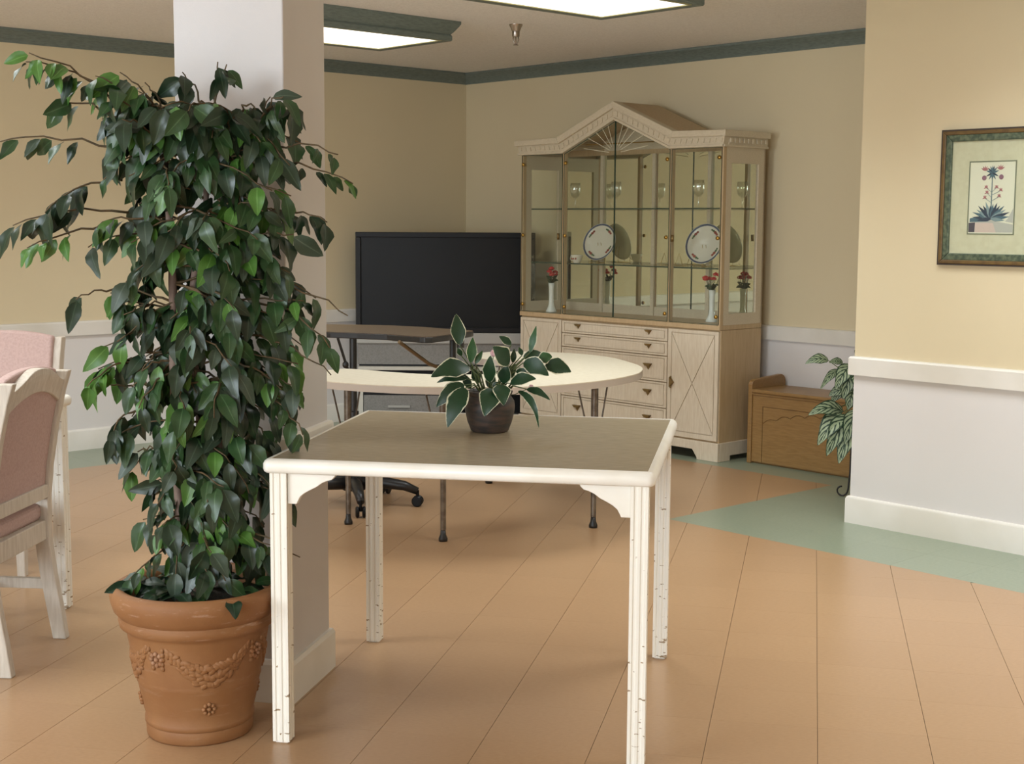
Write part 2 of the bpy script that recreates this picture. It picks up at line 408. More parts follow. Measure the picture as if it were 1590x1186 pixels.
# ------------------------------------------------------------------ white card table with brown laminate top
def chip_paint(name, base, chip, sc=60, lo=.70):
    m = bpy.data.materials.new(name); m.use_nodes = True; nt = m.node_tree; b = nt.nodes['Principled BSDF']
    tc = nt.nodes.new('ShaderNodeTexCoord'); s = nt.nodes.new('ShaderNodeSeparateXYZ'); nt.links.new(tc.outputs['Object'], s.inputs[0])
    n = nt.nodes.new('ShaderNodeTexNoise'); n.inputs['Scale'].default_value = sc; n.inputs['Detail'].default_value = 5
    mp = nt.nodes.new('ShaderNodeMapping'); mp.inputs['Scale'].default_value = (.5, .5, 1.6)
    nt.links.new(tc.outputs['Object'], mp.inputs[0]); nt.links.new(mp.outputs[0], n.inputs['Vector'])
    low = nt.nodes.new('ShaderNodeMapRange'); low.inputs['From Min'].default_value = .0; low.inputs['From Max'].default_value = .45
    low.inputs['To Min'].default_value = .075; low.inputs['To Max'].default_value = 0.0; nt.links.new(s.outputs['Z'], low.inputs['Value'])
    f = mathn(nt, 'GREATER_THAN', mathn(nt, 'ADD', n.outputs['Fac'], low.outputs[0]), lo)
    nt.links.new(mixrgb(nt, f, lin(base), lin(chip)), b.inputs['Base Color']); b.inputs['Roughness'].default_value = .38
    return m
M_WPAINT = chip_paint('worn_white_paint', (236, 231, 219), (150, 128, 98))
M_RIMPAINT = mat('white_rim_paint', (238, 234, 224), .32, (230, 224, 210), 6)
M_LAM = mat('brown_laminate', (153, 138, 112), .26, (164, 149, 123), 34, (.38, .66), stretch=(.6, 3, 1), spec=.5, detail=6)
def card_table(loc, rz, label):
    t = thing('card_table', loc, rz, label, 'table')
    Wd, Dp, zt, lw, ov = .986, .965, .765, .045, .014
    legp = []
    f = .005
    for cx, cy in ((0, 0), (Wd - lw, 0), (0, Dp - lw), (Wd - lw, Dp - lw)):
        g = MB()                           # square leg with fluted faces
        pr = [0, .008, .011, .016, .019, .026, .029, .034, .037, .045]; dp = [0, 0, .0025, .0025, 0, 0, .0025, .0025, 0, 0]
        poly = [(pr[i], dp[i]) for i in range(9)] + [(lw - dp[i], pr[i]) for i in range(9)] + [(lw - pr[i], lw - dp[i]) for i in range(9)] + [(dp[i], lw - pr[i]) for i in range(9)]
        g.prism_xy([(cx + a, cy + b) for a, b in poly], 0.004, zt - .033)
        g.box(cx + .006, cx + lw - .006, cy + .006, cy + lw - .006, 0, .005)
        g.build('leg', M_WPAINT, t)
    def bracket(pts, along, base, dirn):
        b = MB()
        if along == 'x': b.prism_xz([(base + dirn * a, z) for a, z in pts], .010, .030)
        return b
    top = zt - .033
    shp = [(0, 0), (.140, 0), (.134, -.012), (.126, -.020), (.112, -.024), (.098, -.030), (.082, -.042), (.062, -.052), (.048, -.060), (.036, -.070), (.028, -.085), (.026, -.091), (0, -.091)]
    shp = [(a * .95, top + z * .95) for a, z in shp]
    for y0, y1 in ((.010, .030), (Dp - .030, Dp - .010)):
        MB().prism_xz([(lw + a, z) for a, z in shp], y0, y1).build('corner_bracket', M_RIMPAINT, t, bevel=.0015)
        MB().prism_xz([(Wd - lw - a, z) for a, z in shp], y0, y1).build('corner_bracket', M_RIMPAINT, t, bevel=.0015)
    for x0, x1 in ((.010, .030), (Wd - .030, Wd - .010)):
        MB().prism_yz([(lw + a, z) for a, z in shp], x0, x1).build('corner_bracket', M_RIMPAINT, t, bevel=.0015)
        MB().prism_yz([(Dp - lw - a, z) for a, z in shp], x0, x1).build('corner_bracket', M_RIMPAINT, t, bevel=.0015)
    cs = [(-ov, -ov), (Wd + ov, -ov), (Wd + ov, Dp + ov), (-ov, Dp + ov)]; sg = [(-1, -1), (1, -1), (1, 1), (-1, 1)]
    prof = [(-.03, -.036), (-.004, -.036), (.001, -.032), (.003, -.025), (.003, -.013), (-.001, -.005), (-.008, .0), (-.017, .001), (-.018, -.004)]
    k = len(prof); vs = []; rc = .018
    pts = []                                # rounded-corner loop
    for i in range(4):
        cxr, cyr = cs[i][0] - sg[i][0] * rc, cs[i][1] - sg[i][1] * rc
        a0 = {0: pi, 1: 1.5 * pi, 2: 0, 3: .5 * pi}[i]
        for q in range(6): a = a0 + q / 5 * pi / 2; pts.append((cxr, cyr, cos(a), sin(a)))
    n = len(pts)
    vs = [(p[0] + p[2] * (rc + o), p[1] + p[3] * (rc + o), zt + z) for p in pts for (o, z) in prof]
    MB().add(vs, [(i * k + j, i * k + (j + 1) % k, ((i + 1) % n) * k + (j + 1) % k, ((i + 1) % n) * k + j) for i in range(n) for j in range(k)]).build('table_rim', M_RIMPAINT, t, auto=50)
    MB().box(-ov + .017, Wd + ov - .017, -ov + .017, Dp + ov - .017, zt - .034, zt - .0005).build('table_top', M_LAM, t)
    return t
TB = Vector((-0.630, 3.621, 0)); TA = R(-9.7)
card_table(TB, TA, 'white square table with brown laminate top and scalloped corner brackets, potted plant on it')
tx, ty = Vector((cos(TA), sin(TA), 0)), Vector((-sin(TA), cos(TA), 0))
card_table(Vector((-1.578, 4.907, 0)) - tx * .986 - ty * .93, TA, 'white table mostly hidden behind the pink chairs, one fluted leg showing')

# ------------------------------------------------------------------ leaves
def leaf_mb(pts, width, normal_hint, nseg=8, fold=.18, wave=.0, tipsharp=1.0, rs=None, prof=None):
    """a leaf blade lofted along pts (Vectors): two halves folded on the midrib; uv u=across -1..1, v=along 0..1"""
    b = MB(); P = []
    n = len(pts)
    def at(t):
        s = t * (n - 1); i = min(int(s), n - 2); f = s - i
        if n == 2: return pts[0].lerp(pts[1], t)
        p0 = pts[max(i - 1, 0)]; p1 = pts[i]; p2 = pts[i + 1]; p3 = pts[min(i + 2, n - 1)]
        return 0.5 * ((2 * p1) + (p2 - p0) * f + (2 * p0 - 5 * p1 + 4 * p2 - p3) * f * f + (3 * p1 - p0 - 3 * p2 + p3) * f ** 3)
    for i in range(nseg + 1):
        t = i / nseg; c = at(t); d = (at(min(t + .02, 1)) - at(max(t - .02, 0))).normalized()
        side = d.cross(normal_hint).normalized(); nn = side.cross(d).normalized()
        if prof: w = width / 2 * prof(t)
        else: w = width / 2 * ((min(1., t / .38) ** .62) if t < .38 else max(0., 1 - ((t - .38) / .62) ** 1.35)) * (1 - .12 * t) * 1.12
        wv = wave * sin(t * 9 + (rs or 0)) * w
        for u in (-1, -.5, 0, .5, 1):
            p = c + side * (u * w) + nn * (abs(u) * fold * w + (wv if u < 0 else -wv) * abs(u))
            b.uv[len(b.v)] = ((u + 1) / 2, t); b.v.append(tuple(p))
    for i in range(nseg):
        for k in range(4): a = i * 5 + k; b.f.append((a, a + 1, a + 6, a + 5))
    return b
def leaf_material(name, kind, c1, c2, rough=.38):
    m = bpy.data.materials.new(name); m.use_nodes = True; nt = m.node_tree; b = nt.nodes['Principled BSDF']
    tc = nt.nodes.new('ShaderNodeTexCoord'); s = nt.nodes.new('ShaderNodeSeparateXYZ'); nt.links.new(tc.outputs['UV'], s.inputs[0])
    u = mathn(nt, 'ABSOLUTE', mathn(nt, 'MULTIPLY', mathn(nt, 'SUBTRACT', s.outputs['X'], .5), 2.0))   # 0 midrib .. 1 edge
    n = nt.nodes.new('ShaderNodeTexNoise'); n.inputs['Scale'].default_value = 55 if kind != 'plain' else 25; n.inputs['Detail'].default_value = 3
    nt.links.new(tc.outputs['Object'], n.inputs['Vector'])
    if kind == 'edge':                  # cream margin
        e = mathn(nt, 'ADD', u, mathn(nt, 'MULTIPLY', mathn(nt, 'SUBTRACT', n.outputs['Fac'], .5), .35))
        f = mathn(nt, 'GREATER_THAN', e, .885)
        vein = mathn(nt, 'LESS_THAN', mathn(nt, 'ABSOLUTE', mathn(nt, 'SINE', mathn(nt, 'SUBTRACT', mathn(nt, 'MULTIPLY', s.outputs['Y'], 30.), mathn(nt, 'MULTIPLY', u, 9.)))), .14)
        g = mixrgb(nt, n.outputs['Fac'], lin(c1), tuple(v * 1.6 for v in lin(c1)[:3]) + (1,))
        g = mixrgb(nt, mathn(nt, 'MULTIPLY', vein, .45), g, tuple(v * .45 for v in lin(c1)[:3]) + (1,))
        nt.links.new(mixrgb(nt, f, g, lin(c2)), b.inputs['Base Color'])
    elif kind == 'feather':             # dark blade with silver feathering
        w = mathn(nt, 'SINE', mathn(nt, 'SUBTRACT', mathn(nt, 'MULTIPLY', s.outputs['Y'], 38.), mathn(nt, 'MULTIPLY', u, 14.)))
        w = mathn(nt, 'ADD', w, mathn(nt, 'MULTIPLY', mathn(nt, 'SUBTRACT', n.outputs['Fac'], .5), 2.6))
        f = mathn(nt, 'MULTIPLY', mathn(nt, 'GREATER_THAN', w, -.35), mathn(nt, 'LESS_THAN', u, .86))
        f = mathn(nt, 'MULTIPLY', f, mathn(nt, 'GREATER_THAN', u, .07))
        nt.links.new(mixrgb(nt, f, lin(c1), lin(c2)), b.inputs['Base Color'])
    else:
        g = mixrgb(nt, n.outputs['Fac'], lin(c1), lin(c2))
        f = mathn(nt, 'LESS_THAN', u, .07)
        nt.links.new(mixrgb(nt, mathn(nt, 'MULTIPLY', f, .5), g, lin(tuple(min(255, v + 35) for v in c2))), b.inputs['Base Color'])
    b.inputs['Roughness'].default_value = rough; b.inputs['Specular IOR Level'].default_value = .45
    m.diffuse_color = lin(c1); return m
M_STEM = mat('green_stem', (78, 92, 50), .6)
M_FLEAF = [leaf_material('ficus_leaf_dark', 'plain', (22, 40, 26), (34, 54, 33), .34), leaf_material('ficus_leaf_mid', 'plain', (34, 60, 31), (48, 76, 40), .36),
           leaf_material('ficus_leaf_bright', 'plain', (58, 98, 34), (76, 116, 46), .38), leaf_material('ficus_leaf_grey', 'plain', (44, 60, 46), (60, 74, 58), .45)]
M_BARK = mat('ficus_bark', (128, 108, 96), .8, (92, 76, 66), 26, bump=.5, bscale=60, stretch=(1, 1, .3))
M_TWIG = mat('ficus_twig', (88, 70, 42), .7, (66, 54, 30), 40)
M_TERRA = mat('terracotta', (134, 89, 50), .66, (146, 102, 62), 7, (.35, .7), bump=.12, bscale=160, detail=6)
def scuffs(m, c):                       # pale lime scuffs and streaks over the clay
    nt = m.node_tree; b = nt.nodes['Principled BSDF']; old = b.inputs['Base Color'].links[0].from_socket
    tc = nt.nodes.new('ShaderNodeTexCoord'); mp = nt.nodes.new('ShaderNodeMapping'); mp.inputs['Scale'].default_value = (9, 9, 55); nt.links.new(tc.outputs['Object'], mp.inputs[0])
    n = nt.nodes.new('ShaderNodeTexNoise'); n.inputs['Scale'].default_value = 1.2; n.inputs['Detail'].default_value = 8; n.inputs['Roughness'].default_value = .7; nt.links.new(mp.outputs[0], n.inputs['Vector'])
    s_ = nt.nodes.new('ShaderNodeSeparateXYZ'); nt.links.new(tc.outputs['Object'], s_.inputs[0])
    r_ = nt.nodes.new('ShaderNodeMapRange'); r_.inputs['From Min'].default_value = .57; r_.inputs['From Max'].default_value = .72; nt.links.new(n.outputs['Fac'], r_.inputs['Value'])
    f = mathn(nt, 'MULTIPLY', mathn(nt, 'MULTIPLY', r_.outputs[0], .55), mathn(nt, 'ADD', mathn(nt, 'MULTIPLY', mathn(nt, 'GREATER_THAN', s_.outputs['Z'], .30), .75), .25))
    nt.links.new(mixrgb(nt, f, old, lin(c)), b.inputs['Base Color'])
scuffs(M_TERRA, (205, 176, 156))
M_TERRA2 = mat('dusty_terracotta', (142, 96, 60), .7, (166, 128, 100), 30, (.4, .7))
M_SOIL = mat('dark_moss', (44, 46, 32), .95, (70, 54, 38), 60, bump=.8, bscale=80)

# ------------------------------------------------------------------ ficus tree in a terracotta pot
PC = Vector((-0.846, 3.725, 0))
fic = thing('potted_ficus_tree', PC, 0, 'tall artificial ficus tree in a terracotta pot in front of the square column', 'potted tree')
HP = .412
prof = [(0, 0), (.138, 0), (.142, .006), (.143, .030), (.141, .036), (.146, .040), (.146, .052), (.143, .057), (.150, .085), (.163, .150), (.1655, .155), (.1655, .163), (.166, .168),
        (.181, .245), (.189, .288), (.197, .300), (.207, .306), (.210, .322), (.207, .333), (.213, .339), (.222, .350), (.229, .372), (.2315, .390), (.226, .404), (.214, HP), (.200, .408), (.192, .395), (.188, .375), (.18, .355), (0, .35)]
pot = MB().lathe(prof, 64).build('pot', M_TERRA, fic, auto=60)
def pot_r(z):
    for (r0, z0), (r1, z1) in zip(prof[1:], prof[2:]):
        if z0 <= z <= z1: return r0 + (r1 - r0) * ((z - z0) / max(1e-6, z1 - z0))
    return .2
def on_pot(a, z, out=0): r_ = pot_r(z) + out; return (r_ * cos(a), r_ * sin(a), z)
A_F = math.atan2(-PC.y, -PC.x)          # direction of the viewer from the pot
A_SW = A_F + .15
for q in range(4):
    a0 = A_SW + q * pi / 2
    g = MB(); rr = random.Random(3)
    for i in range(69):
        u = -1 + 2 * (i % 23) / 22; row = i // 23
        z = .262 - .042 * (1 - u * u) + .010 * u * u - row * (.017 * (1 - u * u) + .004)
        s = .009 + .0055 * (1 - abs(u)); aa = a0 + u * .60
        c = on_pot(aa, z + rr.uniform(-.003, .003), -.001)
        e = MB().ball((0, 0, 0), s * 1.55, s * .55, s * .75, 7, 5)
        e.xform(Matrix.Translation(c) @ Matrix.Rotation(aa + pi / 2, 4, 'Z') @ Matrix.Rotation(rr.uniform(-1.0, 1.0) - u * .8, 4, 'Y')); g.add(e.v, e.f)
    for s in (-1, 1):
        for k in range(5): g.ball(on_pot(a0 + s * (.67 + .008 * k), .272 - .013 * k, 0), .006 + .0012 * (k % 3), .006, .008, 6, 4)
    g.build('garland', M_TERRA, pot, smooth=True)
    def rosette(a, z, R0, m):
        g = MB()
        def put(du, dz, s): g.ball(on_pot(a + du / pot_r(z), z + dz, .0015), s, s, s, 7, 5)
        put(0, 0, R0 * .32)
        for k in range(8): put(R0 * .72 * cos(k * pi / 4), R0 * .72 * sin(k * pi / 4), R0 * .30)
        g.build('rosette', m, pot, smooth=True)
    rosette(a0 + pi / 4, .245, .022, M_TERRA2); rosette(a0, .105, .019, M_TERRA)
MB().lathe([(0, .345), (.186, .345), (.183, .362), (.09, .372), (0, .376)], 24).build('moss', M_SOIL, fic, smooth=True)
# trunks
def img(px, py, dy=0.0): return at_y(px, py, PC.y + dy) - PC
trunks = [[(286, 905, 0), (282, 820, -.02), (272, 700, -.03), (270, 560, -.03), (268, 440, -.03), (262, 320, -.02), (255, 235, 0), (262, 190, 0)],
          [(292, 905, .02), (300, 800, .02), (312, 660, .03), (298, 540, .0), (302, 430, -.02), (318, 330, 0), (322, 260, .02), (330, 180, .02)],
          [(300, 905, 0), (322, 800, 0), (340, 690, -.02), (352, 590, -.04), (360, 480, -.03), (352, 370, -.01), (345, 280, 0), (372, 180, 0)]]
TR = []
for k, tpx in enumerate(trunks):
    pts = [img(a, b, c) for a, b, c in tpx]; pts[0].z = .34
    out = []
    for i in range(len(pts) - 1):
        for s in range(4):
            t_ = s / 4; p0 = pts[max(i - 1, 0)]; p1 = pts[i]; p2 = pts[i + 1]; p3 = pts[min(i + 2, len(pts) - 1)]
            out.append(0.5 * ((2 * p1) + (p2 - p0) * t_ + (2 * p0 - 5 * p1 + 4 * p2 - p3) * t_ ** 2 + (3 * p1 - p0 - 3 * p2 + p3) * t_ ** 3))
    out.append(pts[-1]); n = len(out); TR.append(out)
    MB().tube(out, [.0155 * (1 - .62 * i / n) + .0015 * sin(i * 1.7 + k) for i in range(n)], 9).build('trunk', M_BARK, fic, smooth=True)
# sprigs: image-plane outline of the crown gives left/right limits at each height
ENV = [(120, 170, 430), (150, 160, 455), (200, 155, 470), (250, 140, 480), (300, 130, 485), (350, 125, 490), (400, 145, 490), (450, 155, 495), (500, 150, 500), (550, 145, 485), (600, 160, 468),
       (650, 178, 455), (700, 190, 445), (750, 198, 440), (800, 215, 435), (850, 222, 425), (890, 215, 420)]
def env(y):
    for (a, l0, r0), (b, l1, r1) in zip(ENV, ENV[1:]):
        if a <= y <= b: f = (y - a) / (b - a); return l0 + (l1 - l0) * f, r0 + (r1 - r0) * f
    return ENV[-1][1:]
leaf_meshes = []
lr = random.Random(11)
def fprof(t): return (max(0., min(1, t * 2.6)) ** .6) * (1 if t < .34 else max(0., 1 - ((t - .34) / .66) ** 1.35)) * .99 + (.05 if .02 < t < .97 else .01)
for mi in range(4):
    for v in range(3):
        bend = (.10, .22, .02)[v]
        pts = [Vector((0, 0, 0)), Vector((0, -.33, .03)), Vector((0, -.66, -.02 - bend * .4)), Vector((0, -1.0, -.05 - bend))]
        lm = leaf_mb(pts, .47 + .06 * v, Vector((0, 0, 1)), 7, fold=(.22, .12, .3)[v], wave=.16, rs=v * 2.1, prof=fprof)
        leaf_meshes.append((mi, lm.mesh('ficus_leaf', M_FLEAF[mi], smooth=True), lm))
LEAVES = []
def add_leaf(p, axis, face, size, mi=None):
    axis = axis.normalized(); x = (-axis).cross(face)
    if x.length < 1e-3: x = Vector((1, 0, 0))
    x.normalize(); z = x.cross(-axis).normalized()
    M = Matrix(((x.x, -axis.x, z.x, p.x), (x.y, -axis.y, z.y, p.y), (x.z, -axis.z, z.z, p.z), (0, 0, 0, 1))) @ Matrix.Diagonal((size, size, size, 1))
    if mi is None: mi = lr.choices((0, 1, 2, 3), (.34, .38, .15, .13))[0]
    LEAVES.append((M, mi * 3 + lr.randrange(3)))
TOCAM = Vector((.22, -1, .1)).normalized()
BR = 0
def sprig(p0, p1, sag, nleaf, start=.3, size=.075, mi=None, branch=True):
    """a twig arching from p0 to p1 (drooping by sag) with leaves hanging off its outer part"""
    mid = p0.lerp(p1, .55) + Vector((0, 0, sag)); pts = []
    for i in range(9): t_ = i / 8; pts.append(p0.lerp(mid, t_).lerp(mid.lerp(p1, t_), t_) + Vector((lr.uniform(-1, 1), lr.uniform(-1, 1), lr.uniform(-1, 1))) * .006 * (0 < i < 8))
    if branch:
        MB().tube(pts, [.0030 * (1 - .65 * i / 8) + .0006 for i in range(9)], 5).build('branch', M_TWIG, fic, smooth=True)
    for k in range(nleaf):
        t_ = start + (1 - start) * (k + .5) / nleaf; s = t_ * 8; i = min(int(s), 7); p = pts[i].lerp(pts[i + 1], s - i)
        d = (pts[min(i + 1, 8)] - pts[i]).normalized(); side = Vector((-d.y, d.x, 0)) * (1 if k % 2 else -1)
        ax = Vector((0, 0, -1)) * lr.uniform(.35, 1.2) + side * lr.uniform(.1, .75) + d * lr.uniform(.0, .8) + Vector((lr.uniform(-.3, .3), lr.uniform(-.35, .2), 0))
        out = Vector((p.x, p.y, 0)); out = out.normalized() if out.length > .05 else TOCAM
        face = TOCAM * lr.uniform(.5, 1.2) + out * lr.uniform(.1, .9) + Vector((lr.uniform(-.8, .8), lr.uniform(-.3, .3), lr.uniform(-.2, .9)))
        add_leaf(p + ax.normalized() * .010, ax, face, size * lr.uniform(.72, 1.22), mi)
def trunk_at(z):
    T = TR[lr.randrange(3)]; return min(T, key=lambda p: abs(p.z - z))
nS = 175
for k in range(nS):
    y = 140 + (885 - 140) * ((k + lr.random()) / nS); l, r_ = env(y)
    f = lr.random(); f = .5 + (f - .5) * 1.0
    x = l - 8 + (r_ - l + 16) * (.02 + .96 * f)
    wfac = 1 - abs(f - .5) * 1.5
    dpt = lr.choice((-1, -1, 1, -.6, .7)) * lr.uniform(.05, .26) * max(.25, wfac)
    if y > 620: dpt *= .75
    if dpt > .10 and x > 250: dpt = .10 * lr.random()
    if x < 240 and dpt > .2: dpt = .2
    end = img(x, min(y + 22, 905), dpt)
    st = trunk_at(end.z + lr.uniform(-.02, .14))
    sprig(st.copy(), end, lr.uniform(.02, .08), lr.randint(7, 10), .18, .080)
# the sprigs that stick out of the crown, one by one
for (x0, y0, x1, y1, d0, d1, sag, n, st_, sz, mi) in (
        (250, 210, 40, 96, 0, -.05, .075, 12, .35, .070, None), (255, 215, 148, 118, 0, -.06, .06, 8, .4, .085, 1), (262, 210, 186, 112, 0, -.03, .05, 8, .4, .085, None), (270, 215, 225, 128, 0, .0, .04, 6, .4, .08, 0), (260, 230, 168, 150, 0, -.08, .05, 8, .3, .078, None), (265, 220, 215, 142, 0, -.05, .05, 8, .3, .078, 1), (270, 220, 245, 165, 0, -.12, .04, 7, .3, .08, 0), (270, 250, 190, 185, 0, -.14, .05, 8, .3, .08, None), (320, 250, 300, 185, 0, -.14, .05, 8, .3, .08, 0), (350, 250, 360, 175, 0, -.12, .05, 8, .3, .08, 0), (390, 260, 420, 150, 0, .0, .05, 8, .3, .075, 3), (215, 190, 45, 82, 0, -.1, .06, 7, .55, .066, 2), (200, 200, 88, 160, 0, 0, .05, 4, .6, .075, 1),
        (215, 240, -8, 222, 0, -.05, .05, 8, .35, .076, None), (200, 330, 20, 350, 0, -.06, .04, 9, .35, .08, 0), (190, 280, 70, 330, 0, -.1, .06, 7, .35, .095, 0),
        (180, 350, 42, 385, 0, -.12, .03, 6, .4, .07, 2), (330, 220, 338, 96, 0, -.02, .02, 3, .75, .07, 0), (330, 190, 352, 100, 0, -.02, .02, 2, .7, .07, 1), (330, 200, 283, 112, 0, -.02, .03, 4, .6, .08, 0),
        (380, 210, 455, 170, 0, -.06, .06, 9, .3, .075, 0), (380, 230, 440, 150, 0, -.08, .06, 8, .3, .075, 1), (380, 260, 548, 285, 0, -.05, .06, 6, .5, .052, None), (390, 240, 525, 240, 0, -.05, .05, 5, .5, .055, 1),
        (400, 330, 508, 345, 0, -.06, .03, 7, .4, .07, 0), (400, 470, 512, 540, 0, -.1, .06, 8, .35, .07, 1), (390, 600, 470, 675, 0, -.1, .05, 7, .4, .06, 1), (200, 450, 118, 465, 0, -.08, .02, 2, .8, .09, 0),
        (220, 560, 135, 600, 0, -.1, .04, 8, .4, .075, 2), (220, 640, 168, 680, 0, -.06, .05, 6, .35, .07, 0), (290, 850, 200, 900, 0, -.08, .05, 6, .3, .065, None), (320, 850, 425, 870, 0, -.05, .05, 7, .3, .07, 0)):
    sprig(img(x0, y0, d0), img(x1, y1, d1), sag, n, st_, sz, mi)
for k in range(5):                      # bare wiry twigs
    x0, y0, x1, y1 = ((400, 440, 540, 490), (390, 520, 514, 582), (230, 620, 158, 600), (350, 820, 466, 865), (300, 500, 215, 585))[k]
    sprig(img(x0, y0), img(x1, y1, -.06), .04, 0)
for k in range(34):                     # leaves lying around the trunks on the moss
    a = lr.uniform(0, 2 * pi); q = lr.uniform(.05, .17); p = Vector((q * cos(a), q * sin(a), .385 + lr.uniform(0, .03)))
    ax = Vector((cos(a + lr.uniform(-1, 1)), sin(a + lr.uniform(-1, 1)), lr.uniform(-.25, .3)))
    add_leaf(p, ax, Vector((lr.uniform(-.5, .5), lr.uniform(-.9, .2), 1)), .07 * lr.uniform(.8, 1.2), lr.choice((0, 0, 1, 3)))
ax_p = Vector(on_pot(A_F + .42, .404)) ; add_leaf(ax_p * .93 + Vector((0, 0, .03)), Vector((.3, -.9, -.4)), Vector((.2, -.4, 1)), .075, 0)
LEAVES.sort(key=lambda L: (L[0].to_translation() + PC - EYE).length)
for M, i in LEAVES[:300]: inst('leaf', leaf_meshes[i][1], fic, M)
stuff = {}
for M, i in LEAVES[300:]:
    mi = leaf_meshes[i][0]; b = stuff.setdefault(mi, MB()); lm = leaf_meshes[i][2]; o = len(b.v)
    for k, v in enumerate(lm.v): b.uv[o + k] = lm.uv[k]
    b.add([M @ Vector(v) for v in lm.v], lm.f)
for mi, b in stuff.items():
    o = b.build('foliage', M_FLEAF[mi], fic, smooth=True); o['kind'] = 'stuff'

# ------------------------------------------------------------------ potted variegated plant on the table
M_POT = mat('brown_glazed_pot', (52, 47, 44), .5, (80, 62, 52), 18, (.42, .66), bump=.15, bscale=90, stretch=(1, 1, 4), detail=5)
M_VLEAF = [leaf_material('variegated_leaf', 'edge', (22, 52, 27), (206, 204, 176), .42), leaf_material('variegated_leaf_pale', 'edge', (40, 76, 40), (208, 206, 180), .42)]
zt = .765
pb = at_z(760, 672, zt); pb = Vector((pb.x, pb.y + .035, zt))
vp = thing('potted_plant', pb, 0, 'small brown pot of variegated cream-edged leaves standing on the white square table', 'potted plant')
sc = (pb.y) / FPX
MB().lathe([(0, 0), (.050, 0), (.056, .004), (.066, .030), (.073, .062), (.0745, .075), (.072, .092), (.065, .102), (.062, .106), (.066, .113), (.068, .120), (.063, .122), (.057, .116), (.055, .100), (0, .098)], 36).build('pot', M_POT, vp, auto=60)
MB().lathe([(0, .096), (.057, .098), (.03, .106), (0, .108)], 20).build('moss', M_SOIL, vp, smooth=True)
def vimg(cx, cy, dy=0.0): return at_y(660 + cx / 5.646, 480 + cy / 5.646, pb.y + dy) - pb
VL = [((305, 315), (272, 40), 118, .02, .05, 0), ((400, 470), (420, 245), 85, .0, .02, 1), ((320, 410), (285, 335), 48, .0, -.01, 0), ((395, 520), (50, 595), 165, -.02, -.07, 0),
      ((365, 610), (100, 645), 62, -.01, -.04, 0), ((345, 665), (95, 860), 135, -.03, -.06, 0), ((355, 690), (195, 1040), 165, -.05, -.10, 0), ((560, 640), (575, 405), 112, -.06, -.09, 0),
      ((600, 700), (520, 940), 165, -.07, -.11, 0), ((660, 660), (690, 845), 140, -.06, -.10, 0), ((740, 480), (595, 325), 165, -.03, -.06, 0), ((755, 310), (650, 235), 70, .0, .0, 0),
      ((920, 380), (975, 145), 62, .02, .03, 1), ((860, 430), (1040, 395), 85, .03, .05, 0), ((1000, 450), (1115, 418), 100, .02, .03, 1), ((860, 470), (1085, 585), 140, -.01, -.03, 0),
      ((1050, 500), (1282, 552), 140, .02, .03, 0), ((745, 650), (975, 612), 110, -.03, -.05, 0), ((800, 540), (910, 600), 75, .0, -.01, 0), ((680, 650), (720, 490), 125, -.02, -.03, 0),
      ((890, 700), (1098, 798), 74, .0, -.02, 0), ((440, 480), (505, 362), 50, .02, .03, 1), ((600, 690), (645, 640), 50, -.02, -.02, 0), ((850, 405), (822, 330), 45, .03, .04, 0),
      ((770, 470), (782, 345), 50, .03, .03, 0), ((470, 640), (420, 520), 80, .03, .05, 0), ((560, 690), (600, 560), 90, .05, .07, 0), ((700, 620), (800, 480), 90, .06, .08, 0), ((400, 700), (330, 560), 70, .06, .08, 0)]
vr = random.Random(5)
def two_sided(b): return b
for (bx, by), (ex, ey), w, db, de, mi in VL:
    A = vimg(bx, by, db); Bt = vimg(ex, ey, de); L = (Bt - A).length
    bow = Vector((0, -.10 * L, .10 * L)) if Bt.z < A.z + .02 else Vector((0, -.07 * L, .02 * L))
    nh = Vector((vr.uniform(-.25, .25), -1, vr.uniform(.1, .7)))
    leaf_mb([A, A.lerp(Bt, .35) + bow, A.lerp(Bt, .7) + bow * .9, Bt], w * 1.14 / 5.646 * sc, nh, 12, .14, .06, rs=vr.uniform(0, 6)).build('leaf', M_VLEAF[mi], vp, smooth=True)
    root = Vector((A.x * .25, A.y * .25 + .005, .105)); mid = root.lerp(A, .5) + Vector((0, 0, .02))
    if L > .012: MB().tube([root, mid, A], [.003, .0024, .0016], 6).build('stem', M_STEM, vp, smooth=True)
A = vimg(815, 715, -.03)
leaf_mb([A, vimg(900, 770, -.07), vimg(965, 880, -.09), vimg(998, 1045, -.08)], .023, Vector((-.2, -1, .4)), 12, .15, .05).build('leaf', M_VLEAF[0], vp, smooth=True)
M_PINK = mat('pink_petals', (226, 180, 186), .6)
for cx, cy, s in ((600, 385, .009), (930, 682, .007)):
    g = MB(); c = vimg(cx, cy, .01)
    for k in range(6): g.ball(c + Vector((cos(k * pi / 3) * s * .6, -.002, sin(k * pi / 3) * s * .6)), s * .55, s * .4, s * .6, 6, 4)
    g.ball(c, s * .5, s * .5, s * .5, 6, 4); g.build('flower_bud', M_PINK, vp, smooth=True)
    MB().tube([Vector((0, 0, .105)), c * .6 + Vector((0, 0, .03)), c], .0014, 5).build('stem', M_STEM, vp, smooth=True)

